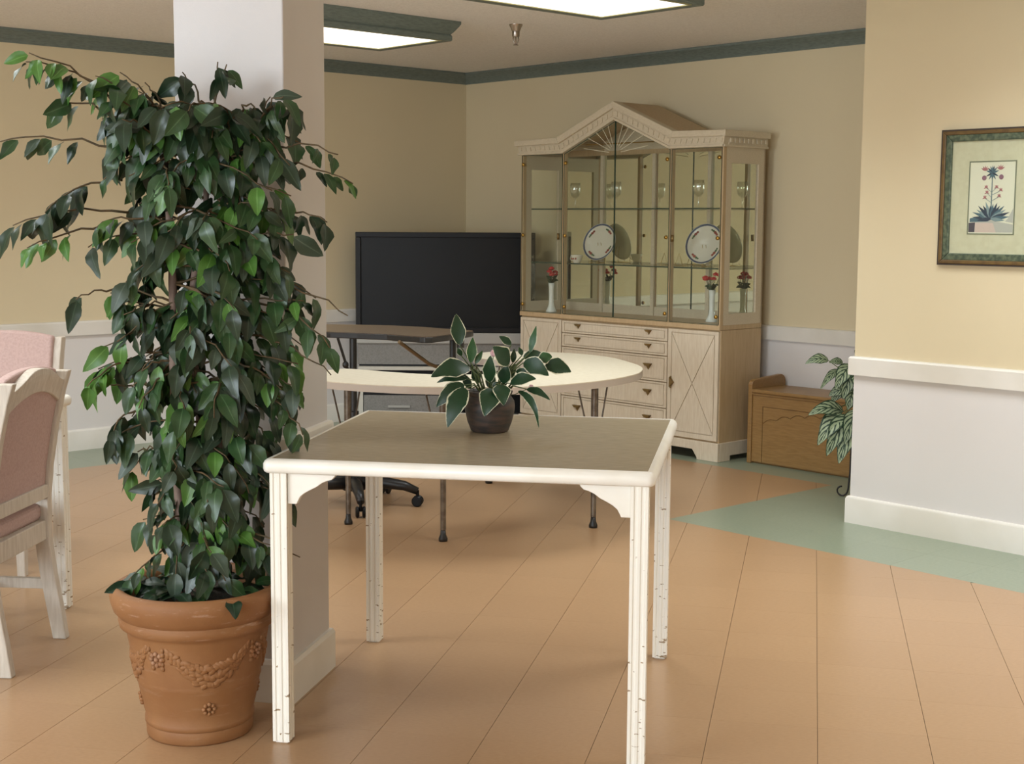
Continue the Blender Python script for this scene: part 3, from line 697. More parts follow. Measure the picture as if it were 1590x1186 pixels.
# ------------------------------------------------------------------ china cabinet (its own frame: x along the front, y back, z up)
M_WASH = mat('washed_oak', (219, 206, 184), .45, (208, 192, 168), 14, (.35, .7), stretch=(8, 8, 1), detail=6)
M_WASHP = mat('washed_oak_crown', (210, 197, 172), .45, (200, 186, 160), 18, (.35, .7), stretch=(3, 8, 8), detail=6)
M_OAKSIDE = mat('pale_oak_veneer', (196, 170, 132), .45, (184, 157, 119), 10, (.35, .7), stretch=(8, 8, .7), detail=6)
M_BRASS = mat('brass', (186, 148, 74), .3, metal=1.0)
M_BRASSOLD = mat('antique_brass', (140, 118, 78), .38, metal=.9)
M_MIRROR = mat('mirror', (222, 222, 200), .015, metal=1.0)
M_GEDGE = mat('glass_edge', (42, 66, 54), .15)
M_ETCH = mat('frosted_etching', (226, 222, 196), .6)
CB = wf(1.113, -.48); CWD, CDP = 1.683, .385
cab = thing('china_cabinet', CB, AW, 'large washed-oak china cabinet with gabled top and glass doors, against the back wall', 'china cabinet')
X1, X2, XC = .392, 1.291, .8415
ZB, ZS, ZC = .767, 1.812, 1.905
MB().box(0, CWD, .014, CDP, .108, ZB - .001).build('base_body', M_OAKSIDE, cab, bevel=.002)
pl = MB()
ft = .15; cut = .058
pl.prism_xz([(-.008, 0), (ft, 0), (ft + .0, .012), (ft + .035, cut), (CWD - ft - .035, cut), (CWD - ft, .012), (CWD - ft, 0), (CWD + .008, 0), (CWD + .008, .110), (-.008, .110)], -.006, .016)
for x0, x1 in ((-.008, .014), (CWD - .014, CWD + .008)):
    pl.prism_yz([(.016, 0), (.11, 0), (.11, .03), (.30, .03), (.30, 0), (CDP, 0), (CDP, .110), (.016, .110)], x0, x1)
pl.build('plinth', M_WASH, cab, bevel=.003)
# drawers
def border_ring(x0, x1, z0, z1, a0, a1, b0, b1):     # raised border around a recessed groove
    b = MB()
    for p, q, r_, t_ in ((x0, x1, b1, z1), (x0, x1, z0, b0), (x0, a0, b0, b1), (a1, x1, b0, b1)): b.box(p, q, -.003, .004, r_, t_)
    return b
GW = .0048                              # groove width
def shrink(poly, d):                    # inset a convex counter-clockwise polygon
    out = poly
    for k in range(len(poly)):
        p, q = poly[k], poly[(k + 1) % len(poly)]; ex, ez = q[0] - p[0], q[1] - p[1]; l = math.hypot(ex, ez); n = (ez / l, -ex / l)
        out = clip(out, n, n[0] * p[0] + n[1] * p[1] - d)
    return out
def tri_pull(parent, x, z, s):
    g = MB(); g.prism_xz([(x - s, z + s * .55), (x, z - s * .75), (x + s, z + s * .55)], -.004, .003)
    g.prism_xz([(x - s * 1.05, z + s * .62), (x - s * .5, z + s * .1), (x + s * .5, z + s * .1), (x + s * 1.05, z + s * .62)], -.022, -.003)
    g.build('pull', M_BRASSOLD, parent, bevel=.001)
zs = [.758, .678, .590, .433, .276, .118]
for i in range(5):
    z1, z0 = zs[i] - .003, zs[i + 1] + .003
    d = MB().box(X1 + .004, X2 - .004, .0035, .016, z0, z1).build('drawer', M_WASH, cab)
    a0, a1, b0, b1 = X1 + .022, X2 - .022, z0 + .010, z1 - .010
    border_ring(X1 + .004, X2 - .004, z0, z1, a0, a1, b0, b1).build('drawer_border', M_WASH, d)
    MB().box(a0 + GW, a1 - GW, -.003, .004, b0 + GW, b1 - GW).build('drawer_panel', M_WASH, d)
    for xx in (X1 + .15, X2 - .15): tri_pull(d, xx, (z0 + z1) / 2 + .008, .023 if i < 2 else .030)
for x0, x1, hx in ((.006, X1 - .004, X1 - .035), (X2 + .004, CWD - .006, X2 + .035)):
    d = MB().box(x0, x1, .0035, .016, .121, .758).build('door', M_WASH, cab)
    a0, a1, b0, b1 = x0 + .026, x1 - .026, .150, .740
    border_ring(x0, x1, .121, .758, a0, a1, b0, b1).build('door_border', M_WASH, d)
    c_ = ((a0 + a1) / 2, (b0 + b1) / 2); k4 = [(a0, b0), (a1, b0), (a1, b1), (a0, b1)]
    for k in range(4):                  # four triangles with the crossed grooves between them
        tri = shrink([k4[k], k4[(k + 1) % 4], c_], GW * .5)
        e0, e1, f0, f1 = a0 + GW, a1 - GW, b0 + GW, b1 - GW
        tri = clip(clip(clip(clip(tri, (1, 0), e1), (-1, 0), -e0), (0, 1), f1), (0, -1), -f0)
        MB().prism_xz(tri, -.003, .004).build('door_panel', M_WASH, d)
    h = MB(); s = 1 if hx > XC else -1
    h.prism_xz([(hx - s * .006, .47), (hx + s * .022, .44), (hx - s * .006, .41)][::s], -.02, -.002); h.ball((hx, -.012, .47), .007); h.ball((hx, -.012, .412), .007)
    h.build('door_pull', M_BRASSOLD, d, bevel=.001)
# hutch
h = MB()
sw = .020
h.box(-.002, CWD + .002, -.006, CDP, ZB, ZB + .028); h.build('hutch_floor', M_OAKSIDE, cab, bevel=.003)
for x0, x1 in ((0, sw), (X1 - sw / 2, X1 + sw / 2), (X2 - sw / 2, X2 + sw / 2), (CWD - sw, CWD)): MB().box(x0, x1, 0, .028, ZB + .028, ZS + .01).build('stile', M_OAKSIDE, cab, bevel=.002)
for x0, x1 in ((0, sw), (CWD - sw, CWD)):
    s = MB()
    s.box(x0, x1, .028, .075, ZB + .028, ZS); s.box(x0, x1, CDP - .062, CDP, ZB + .028, ZS); s.box(x0, x1, .075, CDP - .062, ZB + .028, .86); s.box(x0, x1, .075, CDP - .062, ZS - .09, ZS)
    so = s.build('side_frame', M_WASHP, cab)
    MB().box((x0 + x1) / 2 - .002, (x0 + x1) / 2 + .002, .075, CDP - .062, .86, ZS - .09).build('side_glass', M_GLASS, so)
MB().box(0, CWD, CDP - .012, CDP, ZB + .028, ZS + .04).build('back_panel', M_OAKSIDE, cab)
for x0, x1 in ((sw, X1 - .004), (X1 + .004, XC - .024), (XC + .024, X2 - .004), (X2 + .004, CWD - sw)):
    MB().box(x0, x1, CDP - .018, CDP - .0125, .84, ZS).build('mirror_panel', M_MIRROR, cab)
for x in (X1, XC, X2): MB().box(x - .013, x + .013, CDP - .034, CDP - .0185, ZB + .028, ZS).build('rear_mullion', M_WASHP, cab)
MB().box(sw, CWD - sw, CDP - .024, CDP - .0185, ZB + .028, .85).build('rear_rail', M_WASHP, cab)
for z in (1.466, 1.118):
    s = MB().box(sw + .002, CWD - sw - .002, .075, CDP - .03, z - .005, z + .003).build('shelf', M_GLASS, cab)
    MB().box(sw + .002, CWD - sw - .002, .0715, .075, z - .005, z + .003).build('shelf_edge', M_GEDGE, s)
# gabled crown: front board, dentil band, side returns and the roof behind it
PKT, PKB = 2.112, 2.000
outer = [(-.022, ZC), (X1 - .035, ZC + .008), (XC, PKT), (X2 + .035, ZC + .008), (CWD + .022, ZC)]
inner = [(CWD + .006, ZS), (X2 - .004, ZS), (XC, PKB), (X1 + .004, ZS), (-.006, ZS)]
def chevron(offt, offb, y0, y1):
    o = [(x, z + offt) for x, z in outer]; i = [(x, z + offb) for x, z in inner]; b = MB()
    for k in range(4): b.prism_xz([i[4 - k], i[3 - k], o[k + 1], o[k]], y0, y1)
    return b
chevron(0, 0, -.016, .028).build('crown_board', M_WASHP, cab)
def band(top, bot, y0, y1):            # strip running along the crown, fractions of its height
    b = MB()
    for k in range(4):
        def mix(i_, f): a = inner[4 - i_]; c = outer[i_]; return (a[0] + (c[0] - a[0]) * f, a[1] + (c[1] - a[1]) * f)
        b.prism_xz([mix(k, bot), mix(k + 1, bot), mix(k + 1, top), mix(k, top)], y0, y1)
    return b
band(1.0, .62, -.034, -.014).build('crown_moulding', M_WASHP, cab, bevel=.004)
band(.14, .0, -.024, -.014).build('crown_fillet', M_WASHP, cab, bevel=.002)
dn = MB()
for k in range(4):
    def mix(i_, f): a = inner[4 - i_]; c = outer[i_]; return Vector((a[0] + (c[0] - a[0]) * f, 0, a[1] + (c[1] - a[1]) * f))
    L = (mix(k + 1, .3) - mix(k, .3)).length; n = int(L / .042)
    for i in range(n):
        f0, f1 = (i + .2) / n, (i + .72) / n
        q = [mix(k, .26).lerp(mix(k + 1, .26), f0), mix(k, .26).lerp(mix(k + 1, .26), f1), mix(k, .52).lerp(mix(k + 1, .52), f1), mix(k, .52).lerp(mix(k + 1, .52), f0)]
        dn.prism_xz([(v.x, v.z) for v in q], -.021, -.014)
dn.build('dentil_band', M_WASHP, cab)
for s, x0, x1 in ((-1, -.022, .0), (1, CWD, CWD + .022)):
    b = MB(); a, c = (CWD, CWD + .014) if s > 0 else (-.014, 0)
    b.box(a, c, .028, CDP, ZS, ZC); 
    e, g_ = (CWD + .012, CWD + .034) if s > 0 else (-.034, -.012)
    b.box(e, g_, -.034, CDP, ZC - .036, ZC)
    d0, d1 = (CWD + .012, CWD + .021) if s > 0 else (-.021, -.012)
    for k in range(9): y = .035 + k * .04; b.box(d0, d1, y, y + .022, ZS + .024, ZS + .050)
    b.box(d0, d1, -.02, CDP, ZS, ZS + .013)
    b.build('crown_return', M_WASHP, cab, bevel=.002)
th = .016
for x0, x1 in ((0, X1 - .02), (X2 + .02, CWD)): MB().box(x0, x1, .028, CDP, ZC - .03, ZC - .012).build('top_board', M_OAKSIDE, cab)
for a, b_ in (((X1 - .035, ZC + .004), (XC, PKT - .002)), ((XC, PKT - .002), (X2 + .035, ZC + .004))):
    MB().prism_xz([a, (a[0], a[1] - th), (b_[0], b_[1] - th), b_][::-1], .02, CDP).build('roof_slope', M_OAKSIDE, cab)
MB().prism_xz([(X1, ZS + .03), (X2, ZS + .03), (X2, ZC - .02), (XC, PKT - .02), (X1, ZC - .02)], CDP - .014, CDP - .002).build('gable_back', M_WASHP, cab)
# glass doors
def brass_knob(parent, x, z, name='hinge_knob'):
    g = MB().lathe([(0, 0), (.011, 0), (.012, .003), (.0105, .009), (0, .011)], 14)
    g.xform(Matrix.Translation((x, -.004, z)) @ Matrix.Rotation(R(90), 4, 'X')); g.build(name, M_BRASS, parent, smooth=True)
y0, y1 = -.004, .0005
zb = ZB + .032
for poly, kn in (([(.010, zb), (X1 - .006, zb), (X1 - .006, ZS - .002), (.010, ZS - .002)], (.026,)), ([(X2 + .006, zb), (CWD - .010, zb), (CWD - .010, ZS - .002), (X2 + .006, ZS - .002)], (CWD - .026,)),
                 ([(X1 + .006, zb), (XC - .002, zb), (XC - .002, PKB - .006), (X1 + .006, ZS - .003)], (X1 + .024,)), ([(XC + .002, zb), (X2 - .006, zb), (X2 - .006, ZS - .003), (XC + .002, PKB - .006)], (X2 - .024,))):
    g = MB().prism_xz(poly, y0, y1).build('glass_door', M_GLASS, cab)
    for z in (zb + .045, (zb + ZS) / 2 - .01, ZS - .06): brass_knob(g, kn[0], z)
    e = MB()
    for i in range(4):
        p, q = poly[i], poly[(i + 1) % 4]; dx, dz = q[0] - p[0], q[1] - p[1]; l = math.hypot(dx, dz); nx, nz = -dz / l * .0022, dx / l * .0022
        e.prism_xz([p, q, (q[0] + nx, q[1] + nz), (p[0] + nx, p[1] + nz)], y0 - .0004, y1 + .0004)
    e.build('glass_edge', M_GEDGE, g)
    if poly[2][1] > 1.9 or poly[3][1] > 1.9:
        r_ = MB(); sgn = -1 if poly[0][0] < XC else 1
        for k in range(6):
            a = R(8 + 15.5 * k); c0, c1 = .05, (.27, .26, .22, .20, .19, .175)[k]
            if k == 5: continue
            p = (XC + sgn * c0 * cos(a), 1.80 + c0 * sin(a)); q = (XC + sgn * c1 * cos(a), 1.80 + c1 * sin(a)); nx, nz = -sin(a) * .0014 * sgn, cos(a) * .0014
            r_.prism_xz([(p[0] - nx, p[1] - nz), (q[0] - nx, q[1] - nz), (q[0] + nx, q[1] + nz), (p[0] + nx, p[1] + nz)], y0 - .0012, y0)
        r_.build('etched_ray', M_ETCH, g)
for x in (X1 - .03, X2 + .03):
    g = MB(); g.lathe([(0, 0), (.009, 0), (.009, .04), (0, .04)], 10); g.xform(Matrix.Translation((x, -.012, 1.27))); g.build('glass_door_pull', M_BRASSOLD, cab, smooth=True)
g = MB().lathe([(.0, 0), (.026, 0), (.026, .05), (.016, .058), (.012, .075), (0, .075)][::1], 18); g.xform(Matrix.Translation((XC + .21, .17, 1.885)))
g.build('spot_lamp', M_BRASS, cab, auto=40)
MB().tube([(X1 + .03, .17, 1.872), (X2 - .03, .17, 1.872)], .004, 6).build('lamp_rail', M_BRASS, cab)

# things inside the cabinet
def cabp(x, y, z): return CB + WX * x + WY * y + Vector((0, 0, z))
M_CHINA = mat('white_china', (230, 226, 212), .2, (224, 219, 203), 5)
M_CRYSTAL = glass_material(.12, (.97, .98, .97, 1)); M_CRYSTAL.name = 'crystal'
M_BLUE = mat('blue_rim_glaze', (72, 84, 110), .25); M_FRUIT = mat('red_fruit_glaze', (150, 62, 48), .3); M_VINE = mat('green_vine_glaze', (84, 110, 76), .3)
M_WIRE = mat('gold_wire', (196, 172, 112), .3, metal=1.0)
def plate(x, y, z, rz, label, r_=.124):
    t = thing('dinner_plate', cabp(x, y, z), AW + rz, label, 'plate', 'plates in the china cabinet')
    T = Matrix.Translation((0, .03, .012)) @ Matrix.Rotation(R(72), 4, 'X') @ Matrix.Translation((0, r_, 0))
    b = MB().lathe([(0, .003), (r_ * .62, .003), (r_ * .68, .006), (r_ * .97, .014), (r_, .017), (r_ * .99, .012), (r_ * .66, .0), (0, -.002)], 40); b.xform(T); b.build('dish', M_CHINA, t, smooth=True)
    b = MB(); n = 40
    for q0, q1, h0, h1 in ((.90, .985, .0131, .0168),):
        vs = [(r_ * q * cos(2 * pi * i / n), r_ * q * sin(2 * pi * i / n), hh) for i in range(n) for q, hh in ((q0, h0), (q1, h1))]
        b.add(vs, [(2 * i, 2 * ((i + 1) % n), 2 * ((i + 1) % n) + 1, 2 * i + 1) for i in range(n)])
    b.xform(T); b.build('blue_rim', M_BLUE, t, smooth=True)
    for a in (50, 140, 235, 325):
        for da, m, s in ((0, M_FRUIT, .010), (10, M_VINE, .008), (-10, M_FRUIT, .008), (18, M_VINE, .006)):
            b = MB().ball((r_ * .76 * cos(R(a + da)), r_ * .76 * sin(R(a + da)), .0088), s * 1.2, s, .0015, 8, 4); b.xform(T); b.build('painted_fruit', m, t, smooth=True)
    w = MB()
    for s in (-1, 1): w.tube([(s * .03, -.012, .018), (s * .03, -.018, .002), (s * .035, .03, .002), (s * .03, .085, .002), (s * .012, .062, .10), (s * .012, .055, .13)], .0016, 5)
    w.tube([(-.03, .085, .002), (.03, .085, .002)], .0016, 5); w.build('plate_stand', M_WIRE, t, smooth=True)
ZL = 1.121
plate(.46, .22, ZL, R(10), 'blue-rimmed white plate on a stand beside the tea cup, behind middle glass doors')
plate(1.35, .20, ZL, R(10), 'blue-rimmed white plate on a stand, behind the glass door nearest the oak bench', .126)
t = thing('tea_cup', cabp(.435, .085, ZL), AW, 'white tea cup painted with red fruit beside the plate', 'cup')
MB().lathe([(0, 0), (.020, 0), (.022, .004), (.030, .018), (.038, .044), (.041, .052), (.039, .052), (.036, .044), (.027, .016), (0, .006)], 24).build('bowl', M_CHINA, t, smooth=True)
MB().tube([(-.036, 0, .042), (-.055, 0, .042), (-.060, 0, .028), (-.05, 0, .016), (-.031, 0, .018)], .003, 6).build('handle', M_CHINA, t, smooth=True)
for a in (-120, -60, -90): MB().ball((.033 * cos(R(a)), .033 * sin(R(a)), .03), .008, .003, .008, 8, 4).build('painted_fruit', M_FRUIT, t, smooth=True)
def goblet(x, y, label):
    t = thing('wine_glass', cabp(x, y, 1.469), AW, label, 'wine glass', 'crystal glasses on the upper shelf')
    MB().lathe([(0, 0), (.032, 0), (.030, .003), (.006, .008), (.004, .02), (.004, .060), (.006, .066), (.0, .066)], 20).build('stem', M_CRYSTAL, t, smooth=True)
    MB().lathe([(0, .066), (.012, .068), (.026, .082), (.033, .105), (.034, .13), (.031, .165), (.0295, .165), (.0325, .13), (.031, .106), (.024, .085), (0, .072)], 20).build('bowl', M_CRYSTAL, t, smooth=True)
goblet(.70, .16, 'crystal wine glass at the middle of the upper shelf'); goblet(1.37, .16, 'crystal wine glass behind the glass door nearest the oak bench'); goblet(.30, .2, 'crystal wine glass behind the glass door next to the television')
M_MILK = mat('milk_glass', (232, 234, 228), .2); M_RED = mat('red_petals', (176, 26, 34), .6, (206, 48, 50), 40)
M_DKLEAF = mat('dark_leaf', (40, 62, 36), .5); M_SPRAY = mat('white_spray', (232, 228, 214), .6)
def bud_vase(x, y, label, seed):
    t = thing('bud_vase', cabp(x, y, ZB + .028), AW, label, 'vase', 'bud vases in the china cabinet'); q = random.Random(seed)
    MB().lathe([(0, 0), (.036, 0), (.037, .004), (.030, .018), (.020, .04), (.016, .07), (.017, .15), (.021, .19), (.019, .19), (.013, .14), (0, .13)], 20).build('vase', M_MILK, t, smooth=True)
    for k in range(8):
        c = Vector((q.uniform(-.045, .045), q.uniform(-.035, .035), .245 + q.uniform(0, .045))); g = MB()
        for i in range(6): a = i * pi / 3; g.ball(c + Vector((cos(a) * .010, sin(a) * .010, -.002 * (i % 2))), .009, .009, .008, 6, 4)
        g.ball(c + Vector((0, 0, .004)), .009, .009, .009, 6, 4); g.build('flower', M_RED, t, smooth=True)
        MB().tube([(0, 0, .15), (c.x * .4, c.y * .4, .2), c], .0015, 5).build('stem', M_DKLEAF, t)
    for k in range(9):
        a = q.uniform(0, 2 * pi); A = Vector((0, 0, .19)); Bt = A + Vector((cos(a) * .05, sin(a) * .04, q.uniform(.0, .05)))
        leaf_mb([A, A.lerp(Bt, .5) + Vector((0, 0, .01)), Bt], .028, Vector((q.uniform(-.4, .4), -1, .6)), 6).build('leaf', M_DKLEAF, t, smooth=True)
    g = MB()
    for k in range(16): g.ball((q.uniform(-.05, .05), q.uniform(-.04, .04), .225 + q.uniform(-.01, .06)), .003, seg=5, rings=4)
    g.build('white_spray', M_SPRAY, t, smooth=True)
bud_vase(.19, .10, 'white bud vase of red flowers behind the glass door next to the television', 1)
bud_vase(1.44, .22, 'white bud vase of red flowers at the cabinet side window', 4)
t = thing('wire_easel', cabp(1.10, .24, ZL), AW, 'empty zigzag wire stand on the lower glass shelf', 'wire stand')
MB().tube([(-.09, 0, .002), (-.06, 0, .075), (-.03, 0, .002), (0, 0, .075), (.03, 0, .002), (.06, 0, .075), (.09, 0, .002)], .0018, 5).build('zigzag_wire', M_WIRE, t)
MB().tube([(-.09, 0, .003), (-.09, .04, .003), (.09, .04, .003), (.09, 0, .003)], .0016, 5).build('foot_wire', M_WIRE, t)

# ------------------------------------------------------------------ oak bench chest
M_BENCH = mat('golden_oak', (150, 116, 70), .38, (136, 102, 58), 16, (.35, .7), stretch=(1, 8, 8), detail=6)
bl = 1.08; bd = .32
bench = thing('storage_bench', wf(2.905, -.345), AW, 'golden oak storage bench with raised ends and scalloped carving, beside the china cabinet', 'bench')
for x0, x1 in ((0, .028), (bl - .028, bl)):
    b = MB(); pts = [(0, 0), (bd, 0), (bd, .50)]
    for k in range(7): a = k / 6 * pi / 2; pts.append((bd - .05 + .05 * cos(a) if False else bd - .0 - .05 * (1 - cos(a)) , .46 + .05 * sin(a)))
    pts = [(0, 0), (bd, 0)] + [(bd - .045 + .045 * cos(k / 6 * pi / 2), .455 + .045 * sin(k / 6 * pi / 2)) for k in range(7)] + [(.03, .485), (.008, .475), (0, .458)]
    b.prism_yz(pts, x0, x1).build('end_panel', M_BENCH, bench, bevel=.004)
fp = MB().box(.028, bl - .028, .0155, .028, .012, .400).build('front_panel', M_BENCH, bench)
MB().box(.028, bl - .028, .03, bd - .01, .0, .03).build('bottom_board', M_BENCH, bench)
MB().box(.028, bl - .028, bd - .02, bd - .004, 0, .40).build('back_board', M_BENCH, bench)
MB().box(.029, bl - .029, -.008, bd - .002, .412, .432).build('seat_lid', M_BENCH, bench, bevel=.006, seg=3)
MB().box(.029, bl - .029, .002, .03, .400, .412).build('lid_rail', M_BENCH, bench)
xa, xb, zt_ = .10, bl - .10, .335; xm = (xa + xb) / 2; gp = .0022; n = 9
def scallop(x):
    u = (x - xa) / (xb - xa) * n; return .233 + .075 * (1 - ((x - xm) / (xb - xm)) ** 2) + .016 * abs(sin(pi * u))
xs_b = [xa + gp + (xb - xa - 2 * gp) * i / 72 for i in range(73)]
ya_, yb_ = .010, .016
MB().box(.028, xa - gp, ya_, yb_, .012, .400).build('front_border', M_BENCH, fp); MB().box(xb + gp, bl - .028, ya_, yb_, .012, .400).build('front_border', M_BENCH, fp)
MB().box(xa - gp, xb + gp, ya_, yb_, zt_ + gp, .400).build('front_border', M_BENCH, fp)
def strip_between(lo, hi):
    b = MB(); vs = []
    for x in xs_b: vs += [(x, ya_, lo(x)), (x, ya_, hi(x)), (x, yb_, lo(x)), (x, yb_, hi(x))]
    fs = [(0, 1, 3, 2), tuple(len(vs) - 4 + k for k in (0, 2, 3, 1))]
    for i in range(len(xs_b) - 1):
        a = i * 4; fs += [(a, a + 4, a + 5, a + 1), (a + 2, a + 3, a + 7, a + 6), (a, a + 2, a + 6, a + 4), (a + 1, a + 5, a + 7, a + 3)]
    return b.add(vs, fs)
strip_between(lambda x: scallop(x) + gp, lambda x: zt_ - gp).build('carved_spandrel', M_BENCH, fp)
strip_between(lambda x: .012, lambda x: scallop(x) - gp).build('carved_field', M_BENCH, fp)

# ------------------------------------------------------------------ silver-leaved plant on an iron stand
M_IRON = mat('black_wrought_iron', (34, 32, 32), .5)
M_AG = leaf_material('feathered_leaf', 'feather', (44, 66, 46), (158, 172, 138), .42)
sc0 = wf(4.005, -.74)
ps = thing('plant_stand', sc0, AW, 'black wrought iron plant stand with scroll feet, behind the partition corner', 'plant stand')
for k in range(3):
    a = R(200 + 120 * k); d = Vector((cos(a), sin(a), 0)); pts = [d * .112 + Vector((0, 0, .36)), d * .110 + Vector((0, 0, .24)), d * .112 + Vector((0, 0, .12)), d * .118 + Vector((0, 0, .045))]
    for i in range(11): q = -.3 + i / 10 * 5.0; pts.append(d * (.150 + .030 * cos(pi + q) * (1 - i * .03)) + Vector((0, 0, .034 - .030 * sin(q) * (1 - i * .03))))
    pts = pts[:4] + [p for p in pts[5:]]
    mnz = min(p.z for p in pts); pts = [p - Vector((0, 0, mnz - .0045)) if p.z < .1 else p for p in pts]
    MB().tube(pts, .0045, 7).build('leg', M_IRON, ps, smooth=True)
def hoop(r_, z, th_): return [(r_ * cos(2 * pi * i / 24), r_ * sin(2 * pi * i / 24), z) for i in range(25)]
MB().tube(hoop(.112, .36, 0), .0045, 6).build('hoop', M_IRON, ps, smooth=True); MB().tube(hoop(.110, .22, 0), .004, 6).build('hoop', M_IRON, ps, smooth=True)
for k in range(3): a = R(20 + 60 * k); MB().tube([(.112 * cos(a), .112 * sin(a), .358), (-.112 * cos(a), -.112 * sin(a), .358)], .0035, 6).build('cross_bar', M_IRON, ps)
ag = thing('foliage_plant', sc0 + Vector((0, 0, .364)), 0, 'bushy plant with silver-feathered leaves in a pot on the iron stand', 'potted plant')
MB().lathe([(0, 0), (.060, 0), (.064, .005), (.082, .10), (.088, .105), (.088, .125), (.080, .125), (.074, .10), (0, .098)], 28).build('pot', M_POT, ag, auto=50)
AGY = (sc0.y)
def aimg(cx, cy, dy): return at_y(1140 + cx / 4.09, 500 + cy / 4.09, AGY + dy) - ag.location
ar = random.Random(9); asc = AGY / FPX / 4.09
AL = [((600, 245), (450, 266), 66, -.02, -.05), ((690, 262), (600, 258), 46, .0, -.02), ((665, 305), (545, 430), 52, .0, -.06), ((740, 275), (640, 430), 100, -.06, -.09), ((750, 300), (690, 490), 120, -.05, -.08),
      ((695, 570), (468, 592), 95, -.03, -.12), ((690, 585), (528, 785), 130, -.05, -.13), ((730, 600), (585, 852), 140, -.07, -.14), ((765, 630), (662, 902), 140, -.08, -.15), ((775, 560), (700, 780), 110, -.09, -.15),
      ((600, 585), (540, 672), 26, .03, .03), ((720, 430), (600, 470), 80, .02, .03), ((735, 400), (610, 520), 90, .05, .03), ((760, 420), (720, 560), 100, -.03, -.06), ((790, 240), (800, 150), 70, .03, .05),
      ((800, 300), (880, 240), 80, .0, .0), ((820, 420), (960, 470), 100, -.02, -.06), ((800, 560), (900, 760), 120, -.06, -.10), ((790, 330), (800, 450), 110, -.08, -.12), ((740, 340), (700, 270), 80, .02, .02), ((820, 320), (930, 330), 90, .02, .02), ((640, 560), (575, 560), 60, .05, .06)]
for (bx, by), (ex, ey), w, db, de in AL:
    A = aimg(bx, by, db); Bt = aimg(ex, ey, de); L = (Bt - A).length
    bow = Vector((0, -.06 * L, .13 * L))
    leaf_mb([A, A.lerp(Bt, .35) + bow, A.lerp(Bt, .7) + bow * .9, Bt], w * asc, Vector((ar.uniform(-.2, .2) - .15, -1, ar.uniform(.2, .7))), 10, .16, .05, rs=ar.uniform(0, 6)).build('leaf', M_AG, ag, smooth=True)
    root = Vector((A.x * .1, A.y * .1, .10)); MB().tube([root, root.lerp(A, .55) + Vector((0, 0, .04)), A], [.0035, .003, .002], 6).build('stem', M_STEM, ag, smooth=True)

# ------------------------------------------------------------------ framed botanical print on the partition
M_GFRAME = mat('mottled_green_frame', (62, 76, 60), .45, (98, 108, 84), 60, (.4, .62), bump=.3, bscale=120, detail=6)
M_GOLDF = mat('dull_gold_frame', (112, 88, 48), .4, (92, 70, 40), 30)
M_DKF = mat('dark_outer_frame', (60, 50, 44), .5)
M_MATB = mat('cream_mat_board', (222, 217, 190), .8, (216, 210, 182), 40)
M_FIL = mat('grey_green_fillet', (128, 132, 112), .6); M_PAPER = mat('print_paper', (238, 234, 214), .8)
INK = {k: mat('ink_' + k, c, .8) for k, c in dict(navy=(58, 72, 92), teal=(88, 116, 130), pale=(140, 160, 164), pink=(184, 120, 124), mauve=(150, 110, 128), grey=(196, 194, 186), dark=(84, 80, 92), blush=(222, 200, 190)).items()}
FW, FH = .478, .576
fp_ = thing('framed_print', wf(4.664, PY, 1.207), AW, 'framed botanical print of an aloe with red flowers, on the partition wall', 'picture')
def rect_ring(x0, x1, z0, z1, w, ya, yb):
    b = MB()
    for poly in ([(x0, z0), (x1, z0), (x1 - w, z0 + w), (x0 + w, z0 + w)], [(x1, z0), (x1, z1), (x1 - w, z1 - w), (x1 - w, z0 + w)], [(x1, z1), (x0, z1), (x0 + w, z1 - w), (x1 - w, z1 - w)], [(x0, z1), (x0, z0), (x0 + w, z0 + w), (x0 + w, z1 - w)]):
        b.prism_xz(poly, ya, yb)
    return b
rect_ring(0, FW, 0, FH, .008, -.020, -.001).build('outer_lip', M_DKF, fp_)
rect_ring(.007, FW - .007, .007, FH - .007, .016, -.024, -.001).build('gold_frame', M_GOLDF, fp_, bevel=.003)
rect_ring(.021, FW - .021, .021, FH - .021, .030, -.020, -.001).build('green_frame', M_GFRAME, fp_, bevel=.004)
MB().box(.04, FW - .04, -.010, -.002, .04, FH - .04).build('mat_board', M_MATB, fp_)
px0, px1, pz0, pz1 = .132, .346, .132, .440
rect_ring(px0, px1, pz0, pz1, .005, -.0118, -.0095).build('fillet', M_FIL, fp_)
paper = MB().box(px0 + .003, px1 - .003, -.0108, -.0095, pz0 + .003, pz1 - .003).build('print_paper', M_PAPER, fp_)
def pim(u, v): return (px0 + (px1 - px0) * u, pz0 + (pz1 - pz0) * v)
layer = [0]
def flat(pts, ink):
    layer[0] += 1; y = -.0110 - .00002 * layer[0]; b = MB(); b.add([(pim(*p)[0], y, pim(*p)[1]) for p in pts], [tuple(range(len(pts)))]); b.build('print_mark', INK[ink], paper)
def blade(cx, cz, ang, l, w, ink):
    ca, sa = cos(R(ang)), sin(R(ang)); pts = []
    for t_, s in ((0, .5), (.35, 1), (.7, .6)): pts.append((cx + ca * l * t_ - sa * w * s, cz + (sa * l * t_ + ca * w * s) * .7))
    pts.append((cx + ca * l, cz + sa * l * .7))
    for t_, s in ((.7, .6), (.35, 1), (0, .5)): pts.append((cx + ca * l * t_ + sa * w * s, cz + (sa * l * t_ - ca * w * s) * .7))
    flat(pts, ink)
flat([(.03, .16), (.45, .20), (.97, .14), (.97, .03), (.03, .03)], 'grey'); flat([(.03, .16), (.17, .165), (.16, .035), (.03, .035)], 'dark'); flat([(.17, .16), (.55, .16), (.62, .03), (.17, .03)], 'blush')
flat([(.05, .17), (.05, .22), (.25, .25), (.48, .22), (.45, .18)], 'teal'); flat([(.86, .22), (.97, .36), (.97, .16), (.8, .18)], 'grey')
